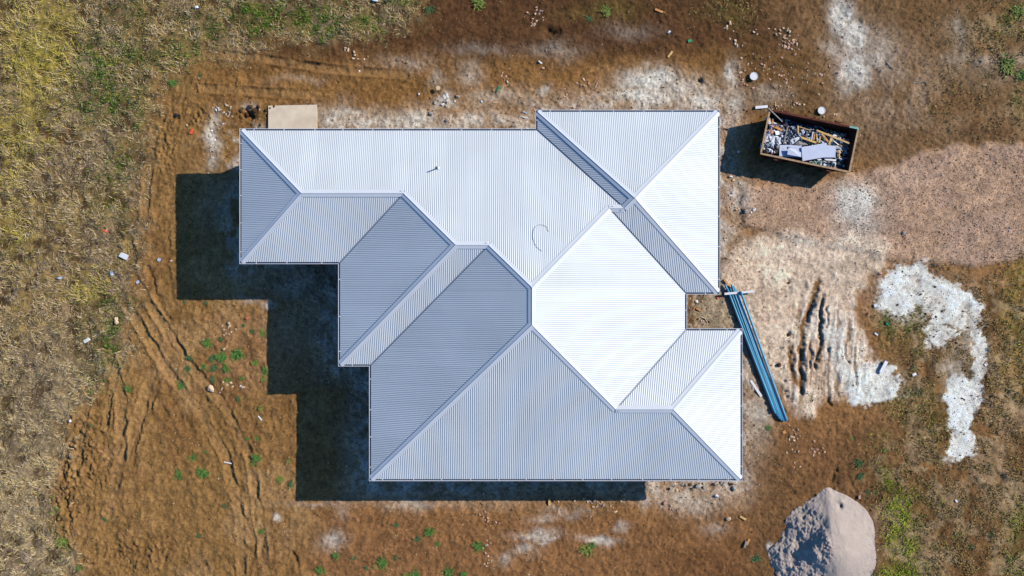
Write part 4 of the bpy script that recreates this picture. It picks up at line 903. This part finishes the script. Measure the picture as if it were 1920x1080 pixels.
WEEDS = [(388, 644, 13, 0, 'green weed touching the yellowish stone left of the house'), (416, 670, 15, 0, 'bushy green weed left of the largest weed in the yard'), (443, 664, 19, 0, 'largest weed of the group left of the house shadow'), (398, 672, 11, 1, 'dull bluish weed left of the bushy weed'), (400, 690, 11, 1, 'weed below the dull bluish weed'), (423, 691, 12, 0, 'weed directly below the bushy green weed'), (382, 688, 9, 0, 'small weed left of the lower weeds in the yard group'), (340, 722, 12, 0, 'lone weed in the rut at the left of the yard group'), (425, 714, 9, 0, 'small weed just above the pale fragments by the large cream rock'), (452, 709, 7, 0, 'tiny round weed right above the pale fragments'), (478, 681, 10, 2, 'yellowish weed left of the dark shadow edge'), (496, 694, 11, 0, 'weed touching the left edge of the house shadow'), (493, 711, 9, 2, 'low weed below the one at the shadow edge'), (471, 622, 9, 1, 'dark weed above the largest weed toward the house shadow'), (491, 624, 11, 2, 'thin yellowish weed beside the shadow edge, uppermost'), (455, 611, 7, 1, 'small dark weed under the orange scrap'), (413, 636, 8, 1, 'small weed between the cream stones'), (356, 671, 9, 1, 'weed growing in the tyre rut'), (350, 692, 10, 1, 'weed lower down in the tyre rut'), (399, 712, 8, 1, 'dull weed left of the small weed above the pale fragments'), (387, 568, 6, 1, 'tiny weed just below the house shadow'), (345, 566, 5, 1, 'tiniest weed below the left corner of the shadow'),
         (380, 888, 18, 0, 'large star shaped weed in the lower left yard'), (334, 889, 12, 0, 'round weed left of the large star shaped weed'), (361, 858, 11, 0, 'weed above the large star shaped weed'), (482, 859, 13, 0, 'tall green weed near the lower left shadow edge'), (474, 868, 8, 2, 'yellowish weed touching the tall green one'), (240, 730, 10, 0, 'lone weed in the middle left yard between ruts'), (170, 736, 8, 0, 'weed near the boundary of the left field'), (171, 797, 5, 1, 'tiny weed in the left rut'), (464, 823, 6, 0, 'left one of two tiny weeds in the lower yard'), (481, 823, 6, 0, 'right one of two tiny weeds in the lower yard'), (447, 748, 7, 1, 'small dark weed left of the lower corner of the shadow'), (488, 765, 8, 2, 'faint weed beside the lower corner of the shadow'), (386, 847, 5, 0, 'tiny weed right above the star shaped weed'), (489, 996, 8, 0, 'small weed in the bottom left yard near the tracks'), (372, 1004, 7, 1, 'faint weed at the bottom left of the tracks'), (545, 908, 10, 1, 'weed at the lower left corner of the big shadow'), (525, 898, 9, 2, 'yellow green weed left of the shadow corner weed'), (540, 865, 6, 2, 'faint weed at the shadow edge above the corner'), (420, 950, 7, 1, 'faint weed among the lower tracks'), (197, 973, 7, 1, 'small weed in the far lower left soil'), (118, 1015, 14, 2, 'yellow green clump at the field edge, lower left'), (148, 1066, 7, 0, 'small weed at the bottom left edge'),
         (805, 998, 14, 0, 'upright weed below the bottom gutter at the left'), (783, 1010, 9, 1, 'dull weed left of the upright weed below the house'), (821, 1019, 7, 0, 'small weed right of the upright weed below the house'), (716, 1055, 15, 0, 'bushy weed at the bottom left of the house'), (688, 1065, 6, 1, 'tiny weed left of the bushy bottom weed'), (742, 1046, 8, 1, 'small dark weed right of the bushy bottom weed'), (665, 1045, 7, 1, 'faint weed left at the bottom'), (743, 984, 7, 1, 'small weed under the bottom gutter, left'), (896, 1024, 15, 0, 'flat wide weed below the house at mid left'), (841, 1074, 16, 0, 'wide weed cut by the bottom edge'), (870, 1078, 11, 0, 'weed cut by the bottom edge, right of the wide one'), (779, 1076, 11, 0, 'weed cut by the bottom edge, left of the wide one'), (760, 1078, 8, 2, 'yellowish weed cut by the bottom edge'), (1098, 1030, 17, 2, 'slanting yellow green weed below the middle of the house'), (1110, 1022, 10, 0, 'green weed beside the slanting yellow one'), (629, 1041, 10, 0, 'round weed below the big shadow'), (600, 1069, 12, 0, 'weed near the bottom edge below the shadow'), (1418, 1046, 12, 1, 'weed left of the sand heap'),
         (1609, 868, 14, 1, 'taller of two weeds above the sand heap'), (1613, 893, 10, 1, 'lower of two weeds above the sand heap'), (1626, 922, 8, 1, 'small weed just above right of the sand heap'), (1643, 923, 6, 1, 'tiny weed beside the green strip'), (1441, 802, 9, 0, 'weed below the house right edge near the pipe ends'), (1886, 124, 24, 2, 'round green bush at the right edge near the top'), (1916, 142, 14, 0, 'dark bush cut by the right edge'), (1907, 22, 20, 2, 'yellow green bush in the top right corner'), (325, 157, 11, 0, 'dark green weed on the pinkish soil at upper left'), (375, 143, 6, 1, 'tiny weed right of the dark green weed at upper left'), (898, 5, 18, 2, 'leafy weed at the top edge, middle left'), (805, 18, 12, 1, 'dull weed at the top edge left of the leafy weed'), (1137, 22, 14, 2, 'yellowish weed at the top edge in the middle'), (1105, 36, 9, 1, 'faint weed left below the yellowish top weed'), (1597, 822, 6, 2, 'tiny weed in the brown earth above the sand heap'), (1659, 844, 7, 2, 'small yellow green weed right of the earth tracks'), (1712, 690, 7, 0, 'small weed right of the plaster spill'), (1860, 1002, 8, 1, 'bluish weed in the right field, bottom'), (1797, 1002, 8, 1, 'blue green weed in the middle of the right field'), (1822, 1025, 8, 1, 'blue green weed low in the right field')]
for i, (px_, py_, rp, k, lb) in enumerate(WEEDS):
    o = bpy.data.objects.new('weed' if rp < 20 else 'bush', WM[k][i % 4]); COL.objects.link(o); s_ = rp * S * 1.0
    x, y, z = G(px_, py_, -.01); o.location = (x, y, z); o.scale = (s_, s_ * random.uniform(.8, 1.1), s_ * .8); o.rotation_euler.z = random.uniform(0, 6.28)
    tag(o, lb, 'weed' if rp < 20 else 'bush', 'weeds in the bare yard')

# ------------------------------------------------------------------ skip bin and what lies in it
BH = .98
M['rust'] = mat_simple('rusty_steel', lin((96, 50, 34)), .8, .1, .45, 5, .2, .3)
M['rim'] = mat_simple('worn_rim', lin((176, 142, 104)), .7, .1, .3, 8)
M['teal'] = mat_simple('teal_paint', lin((120, 176, 158)), .6, 0, .2, 9)
c4 = [Vector(P(px, py, BH)) for px, py in ((1446, 206), (1612, 241), (1591, 323), (1422, 288))]     # TL TR BR BL
cx = sum((v for v in c4), Vector((0, 0))) / 4
ux = ((c4[1] - c4[0]) + (c4[2] - c4[3])).normalized(); BL = (((c4[1] - c4[0]).length + (c4[2] - c4[3]).length) / 2); BWd = (((c4[0] - c4[3]).length + (c4[1] - c4[2]).length) / 2)
ang = math.atan2(ux.y, ux.x)
gz0 = float(gh(cx.x, cx.y)) - .02
skip = empty('skip_bin', (cx.x, cx.y, gz0), ang); tag(skip, 'rusty open topped skip bin full of building waste right of the house', 'skip bin')
l, wd = BL / 2, BWd / 2; t = .035
TL_, TW_ = .36, .14          # how far the foot of each end / side stands in from the rim
def wallbox(p, q, nin, inset, ends, name):
    """sloping panel from rim edge p-q down to a foot moved inwards"""
    a, b = Vector(p), Vector(q); nv = Vector(nin); d = (b - a).normalized(); mb = MB()
    af, bf = a + nv * inset + d * ends, b + nv * inset - d * ends
    V = [(*a, BH), (*b, BH), (*bf, .0), (*af, .0), (*(a + nv * t), BH), (*(b + nv * t), BH), (*(bf + nv * t), .0), (*(af + nv * t), .0)]
    mb.add(V, [(0, 1, 2, 3), (7, 6, 5, 4), (0, 4, 5, 1), (3, 2, 6, 7), (0, 3, 7, 4), (1, 5, 6, 2)]); return mb.build(name, M['rust'], skip)
wallbox((-l, wd), (l, wd), (0, -1), TW_, TL_, 'side_panel'); wallbox((l, -wd), (-l, -wd), (0, 1), TW_, TL_, 'side_panel')
wallbox((l, wd - t), (l, -wd + t), (-1, 0), TL_, TW_ - .02, 'end_panel'); wallbox((-l, -wd + t), (-l, wd - t), (1, 0), TL_, TW_ - .02, 'end_panel')
mb = MB(); mb.box((0, 0, .04), (BL - 2 * TL_ - .02, BWd - 2 * TW_ - .02, .05)); mb.build('floor_plate', M['rust'], skip)
for p, q, m_ in (((-l, wd), (l - .42, wd), 'rust'), ((-l, -wd), (l, -wd), 'rim')):
    mb = MB(); s_ = 1 if wd * 1 == p[1] else -1; mb.box(((p[0] + q[0]) / 2, p[1] - s_ * .02, BH + .022), (abs(q[0] - p[0]), .075, .05)); mb.build('rim', M[m_], skip)
mb = MB(); mb.box((l - .21, wd - .02, BH + .022), (.42, .075, .05)); tr = mb.build('rim', M['teal'], skip); tr['label'] = 'teal painted end of the rim'
for s_ in (-1, 1):
    mb = MB(); mb.box((s_ * (l - .02), 0, BH + .022), (.075, BWd - .12, .05)); mb.build('rim', M['rim'], skip)
for s_ in (-1, 1):
    for xx in (-1.25, 1.1):
        mb = MB(); mb.box((xx, s_ * (wd + .01), BH - .2), (.12, .08, .3)); mb.box((xx, s_ * (wd + .06), BH - .06), (.2, .12, .08)); mb.build('lifting_lug', M['rust'], skip)
    for xx in (-1.7, -.7, .2, .7, 1.7):
        mb = MB(); mb.box((xx * .85, s_ * (wd - TW_ / 2 + .02), BH / 2 - .03), (.07, .04, BH - .1), 0, s_ * -.14); mb.build('stiffener', M['rust'], skip)
# bulk waste under the pieces: one rough heap of crumpled bits
def binlocal(px, py, z): 
    p = Vector(P(px, py, gz0 + z)) - cx; return Vector((p.x * math.cos(-ang) - p.y * math.sin(-ang), p.x * math.sin(-ang) + p.y * math.cos(-ang), z))
def fill(px, py):
    xx = (px - 1517) / 95; v = .74 - .14 * max(0, min(1, (px - 1560) / 30)) - .34 * max(0, min(1, (248 - (py - (px - 1517) * .21)) / 14))
    return max(.12, v)
nn_x, nn_y = 60, 30; V = []; Fh = []
for j in range(nn_y + 1):
    for i in range(nn_x + 1):
        lx = -l + t + (BL - 2 * t) * i / nn_x; ly = -wd + t + (BWd - 2 * t) * j / nn_y
        wx_ = cx.x + lx * math.cos(ang) - ly * math.sin(ang); wy_ = cx.y + lx * math.sin(ang) + ly * math.cos(ang); k_ = S * (CAM_H - .6) / CAM_H
        f_ = fill((wx_ - NX) / k_ + NPX, 540 - wy_ / k_); kk = 1 - (1 - f_ / BH) * .9; V.append((lx * (1 - .18 * (1 - f_)), ly * (1 - .14 * (1 - f_)), f_ + random.uniform(-.09, .06)))
for j in range(nn_y):
    for i in range(nn_x): a = j * (nn_x + 1) + i; Fh.append((a, a + 1, a + nn_x + 2, a + nn_x + 1))
cols = [(110, 104, 98), (60, 58, 62), (170, 162, 154), (130, 96, 72), (90, 110, 130), (200, 196, 190)]
CC = np.array([lin(random.choice(cols)) for _ in V])
o = npmesh('waste_bed', np.array(V), np.array(Fh), 4, M['stone'], False, CC); o.location = skip.location; o.rotation_euler.z = ang
tag(o, 'dark bed of mixed building waste filling the skip', 'waste', kind='stuff')
# crumpled wrappers and chips in the skip
Vb, Fb, Cb = [], [], []
rr = random.Random(5)
zones = [(1450, 255, 10, 14, 120, [(236, 232, 238), (214, 196, 196), (232, 222, 214), (190, 150, 140), (120, 130, 160), (70, 80, 120)]), (1444, 272, 10, 9, 70, [(238, 236, 240), (200, 206, 220), (90, 84, 80)]), (1540, 307, 22, 5, 70, [(226, 232, 228), (130, 160, 140), (214, 196, 170), (90, 110, 120)]), (1574, 285, 6, 9, 36, [(226, 206, 176), (240, 236, 228), (190, 160, 110)]), (1512, 250, 24, 8, 60, [(160, 162, 168), (96, 100, 108), (214, 214, 220)]), (1478, 254, 8, 14, 30, [(150, 156, 168), (90, 96, 110)]), (1575, 268, 13, 14, 110, [(96, 116, 140), (150, 170, 190), (206, 196, 180), (170, 130, 90)]), (1520, 235, 40, 8, 70, [(50, 70, 96), (70, 66, 60), (110, 100, 90)]), (1458, 232, 12, 8, 30, [(230, 226, 220), (96, 60, 40)]), (1552, 262, 12, 8, 40, [(226, 226, 232), (200, 170, 110)])]
for zx, zy, sx_, sy_, n, cs in zones:
    for _ in range(n):
        qx, qy = rr.gauss(zx, sx_), rr.gauss(zy, sy_); zf = fill(qx, qy) + rr.uniform(.0, .10); p = binlocal(qx, qy, zf)
        if abs(p.x) > l - .12 or abs(p.y) > wd - .12: continue
        s_ = rr.uniform(.035, .13); b = len(Vb); c_ = lin(rr.choice(cs))
        for k in range(5):
            a = 6.28 * k / 5; Vb.append((p.x + math.cos(a) * s_ * rr.uniform(.5, 1.2), p.y + math.sin(a) * s_ * rr.uniform(.4, 1), p.z + rr.uniform(-.05, .05))); Cb.append(c_)
        Vb.append((p.x, p.y, p.z + rr.uniform(.02, .07))); Cb.append(c_)
        for k in range(5): Fb.append((b + k, b + (k + 1) % 5, b + 5))
o = npmesh('waste_scraps', np.array(Vb), np.array(Fb), 3, M['stone'], False, np.array(Cb)); o.location = skip.location; o.rotation_euler.z = ang
tag(o, 'white, pink and blue crumpled wrappers and chips lying in the skip', 'waste', kind='stuff')
def zs(px, py): return px, py
def sheet(pts, z, label, th=.015, mat='board', name='plasterboard', tiltz=None):
    z = z + .06
    p0 = binlocal(*pts[0], z); mb = MB(); V = [binlocal(px, py, z + (tiltz[i] if tiltz else 0)) for i, (px, py) in enumerate(pts)]; n = len(V)
    # to world
    def wv(v): return Vector((cx.x + v.x * math.cos(ang) - v.y * math.sin(ang), cx.y + v.x * math.sin(ang) + v.y * math.cos(ang), gz0 + v.z))
    W = [wv(v) for v in V]; c = sum(W, Vector((0, 0, 0))) / n; ar = sum(W[i].x * W[(i + 1) % n].y - W[(i + 1) % n].x * W[i].y for i in range(n))
    if ar < 0: W = W[::-1]
    mb.add([w_ - c - Vector((0, 0, th)) for w_ in W] + [w_ - c for w_ in W], [tuple(range(n))[::-1], tuple(range(n, 2 * n))] + [(i, (i + 1) % n, n + (i + 1) % n, n + i) for i in range(n)])
    o = mb.build(name, M[mat], None, False, tuple(c)); return tag(o, label, 'board' if name != 'plasterboard' else 'plasterboard', 'boards in the skip')
def q(x, y): return (1400 + x / 7.2, 190 + y / 7.2)
sheet([q(445, 590), q(590, 588), q(740, 600), q(742, 757), q(440, 742)], .80, 'grey plasterboard sheet lying left, half under the larger one in the skip')
sheet([q(740, 618), q(900, 592), q(1072, 560), q(1090, 592), q(1206, 602), q(1197, 757), q(1030, 758), q(755, 806)], .86, 'largest pale grey plasterboard sheet on top of the waste in the skip')
sheet([q(562, 628), q(660, 650), q(735, 690), q(738, 752), q(548, 718)], .85, 'small plasterboard offcut on the left sheet, throwing a shadow', tiltz=[.12, .03, .0, 0, .06])
sheet([q(590, 520), q(690, 480), q(735, 490), q(620, 580)], .76, 'white board offcut left of the centre of the skip', mat='white', name='board_offcut', tiltz=[0, .04, .04, 0])
sheet([q(640, 580), q(715, 532), q(770, 538), q(830, 588)], .74, 'dark grey triangular sheet just above the plasterboard', mat='greys', name='board_offcut')
sheet([q(1180, 520), q(1230, 488), q(1290, 540), q(1220, 565)], .66, 'light sheet corner at the right end under the long timber', mat='board', name='board_offcut')
sheet([q(560, 400), q(615, 410), q(590, 520), q(530, 510)], .66, 'grey panel piece in the left half of the skip', mat='greys', name='board_offcut')
sheet([q(1030, 765), q(1210, 785), q(1205, 808), q(1070, 795)], .78, 'white strip poking out below the largest plasterboard', mat='white', name='board_offcut')
sheet([q(360, 275), q(440, 310), q(430, 345), q(370, 330)], .66, 'white scrap sheet near the upper left inside corner', mat='white', name='board_offcut')
sheet([q(1100, 855), q(1180, 840), q(1225, 915), q(1080, 890)], .66, 'tan paper sack piece near the lower side of the skip', mat='cream', name='board_offcut', tiltz=[0, .08, 0, 0])
sheet([q(700, 400), q(800, 400), q(850, 470), q(710, 460)], .60, 'crumpled grey sheet inside the timber corner', mat='greys', name='board_offcut', tiltz=[0, .06, 0, .04])
sheet([q(225, 470), q(290, 450), q(300, 540), q(235, 560)], .74, 'pale crumpled board at the far left end of the skip', mat='white', name='board_offcut', tiltz=[0, .07, .02, .05])
sheet([q(330, 470), q(385, 465), q(372, 575), q(325, 560)], .78, 'upright white board strip left of the grey batten', mat='white', name='board_offcut', tiltz=[0, .05, 0, .03])
sheet([q(400, 470), q(425, 465), q(470, 575), q(442, 582)], .78, 'narrow white board slanting beside the grey batten foot', mat='white', name='board_offcut')
sheet([q(195, 560), q(235, 575), q(215, 655), q(175, 640)], .74, 'white scrap board in the lower left corner of the skip', mat='white', name='board_offcut', tiltz=[0, .05, .02, .05])
sheet([q(290, 380), q(350, 370), q(365, 430), q(300, 440)], .74, 'pinkish board scrap under the orange timber at upper left', mat='pink', name='board_offcut', tiltz=[0, .05, .02, .05])
sheet([q(380, 400), q(440, 395), q(450, 450), q(395, 455)], .76, 'small white board scrap under the middle of the orange timber', mat='white', name='board_offcut', tiltz=[.04, .0, .02, .05])
sheet([q(270, 230), q(318, 215), q(322, 265), q(285, 290)], .74, 'pale scrap sheet high up against the left end of the skip', mat='cream', name='board_offcut', tiltz=[.04, .0, .02, .05])
def inbin(a, b, z, wdt, mat, label, dz=0.0, name='timber_offcut'):
    z = z + (.06 if z > .55 else 0)
    A = binlocal(*a, z); B = binlocal(*b, z + dz)
    def wv(v): return Vector((cx.x + v.x * math.cos(ang) - v.y * math.sin(ang), cx.y + v.x * math.sin(ang) + v.y * math.cos(ang), gz0 + v.z))
    A, B = wv(A), wv(B); D = B - A; o = empty_box(name, (D.length, wdt, .04), M[mat]); o.location = (A + B) / 2
    o.rotation_euler = (0, -math.atan2(D.z, Vector((D.x, D.y)).length), math.atan2(D.y, D.x)); return tag(o, label, 'timber offcut', 'timber offcuts in the skip')
inbin(q(942, 392), q(1388, 570), .80, .075, 'timber', 'longest yellow timber in the skip, slanting down to the right', .02)
inbin(q(735, 488), q(940, 560), .82, .09, 'timber', 'timber running into the largest plasterboard from the left')
inbin(q(692, 330), q(695, 465), .74, .07, 'timber', 'short upright timber forming a corner in the skip')
inbin(q(695, 465), q(745, 485), .74, .06, 'timber', 'very short timber at the foot of the upright one')
inbin(q(1012, 440), q(1100, 548), .84, .08, 'orange_t', 'thick orange timber crossing under the longest timber')
inbin(q(1000, 490), q(1060, 545), .78, .05, 'timber', 'thin timber left of the thick orange one')
inbin(q(1108, 585), q(1142, 492), .86, .08, 'timber', 'timber end standing right of the thick orange one')
inbin(q(335, 322), q(482, 395), .78, .10, 'orange_t', 'orange timber near the upper left corner of the skip')
inbin(q(350, 232), q(345, 315), .72, .07, 'orange_t', 'short orange timber above the orange one at upper left')
inbin(q(552, 348), q(498, 575), .80, .06, 'grey_t', 'long grey batten left of the middle of the skip')
inbin(q(498, 350), q(480, 440), .72, .05, 'grey_t', 'short grey batten beside the long grey batten')
inbin(q(893, 420), q(875, 520), .76, .05, 'white', 'thin white stick in the row of short timbers')
inbin(q(912, 440), q(905, 520), .78, .07, 'orange_t', 'leftmost short orange timber in the row above the plasterboard')
inbin(q(940, 440), q(955, 550), .78, .06, 'timber', 'second short timber in the row above the plasterboard')
inbin(q(992, 470), q(975, 560), .80, .06, 'timber', 'third short timber in the row above the plasterboard')
inbin(q(820, 540), q(905, 575), .76, .08, 'orange_t', 'brown timber touching the top of the largest plasterboard')
inbin(q(705, 345), q(860, 392), .70, .03, 'timber', 'thin yellow batten running right from the upright timber')
inbin(q(1145, 510), q(1240, 590), .74, .05, 'white', 'white batten between the long timber and the plasterboard')
inbin(q(1210, 775), q(1388, 770), .70, .03, 'grey_t', 'thin grey rod at the lower right inside the skip')
inbin(q(1275, 555), q(1285, 610), .60, .06, 'timber', 'small upright yellow piece at the right end')
inbin(q(290, 90), q(480, 275), 1.05, .05, 'grey_t', 'dark stick leaning over the upper left corner of the skip', -.35)
inbin(q(940, 300), q(1090, 420), .45, .08, 'grey_t', 'dark board in the shade under the far side of the skip', .05)
inbin(q(1000, 290), q(1200, 345), .42, .05, 'grey_t', 'dark batten close to the far side of the skip', .02)
inbin(q(540, 330), q(640, 270), .5, .07, 'grey_t', 'shaded board left of the middle near the far side')
# bags
def bag(c, z, r_, mat, label, sq=(1, 1, .6)):
    z = z + .08
    rj = random.Random(int(c[0] * 31)); mb = MB(); nl, nk = 8, 14; V = []
    for i in range(nl + 1):
        th = math.pi * i / nl
        for k in range(nk): a = 2 * math.pi * k / nk; s_ = r_ * rj.uniform(.72, 1.12); V.append((math.sin(th) * math.cos(a) * s_ * sq[0], math.sin(th) * math.sin(a) * s_ * sq[1], math.cos(th) * s_ * sq[2]))
    Fq = [(i * nk + k, (i + 1) * nk + k, (i + 1) * nk + (k + 1) % nk, i * nk + (k + 1) % nk) for i in range(nl) for k in range(nk)]
    v = binlocal(*c, z); W = (cx.x + v.x * math.cos(ang) - v.y * math.sin(ang), cx.y + v.x * math.sin(ang) + v.y * math.cos(ang), gz0 + v.z)
    o = mesh('rubbish_bag', V, Fq, M[mat], None, False, W); tag(o, label, 'bag', 'bags in the skip')
M['clear'] = mat_simple('cloudy_plastic', (.42, .47, .46), .3, 0, .3, 14, .5); M['brownbag'] = mat_simple('brown_bag', lin((92, 70, 50)), .5, 0, .3, 10)
bag(q(320, 590), .72, .15, 'clear', 'cloudy grey plastic bag at the left end of the skip'); bag(q(285, 650), .66, .17, 'brownbag', 'brown bag below the cloudy one at the left end', (1.4, .8, .6))
bag(q(1235, 690), .70, .11, 'cream', 'cream bag at the right end of the plasterboard'); bag(q(1235, 740), .68, .09, 'timber', 'small yellow bag just below the cream one'); bag(q(630, 370), .6, .10, 'white', 'white bag with the green rim in the upper middle')
bag(q(960, 820), .68, .10, 'clear', 'greenish bag under the lower side of the plasterboard'); bag(q(1040, 820), .68, .10, 'white', 'white bag right of the greenish one')
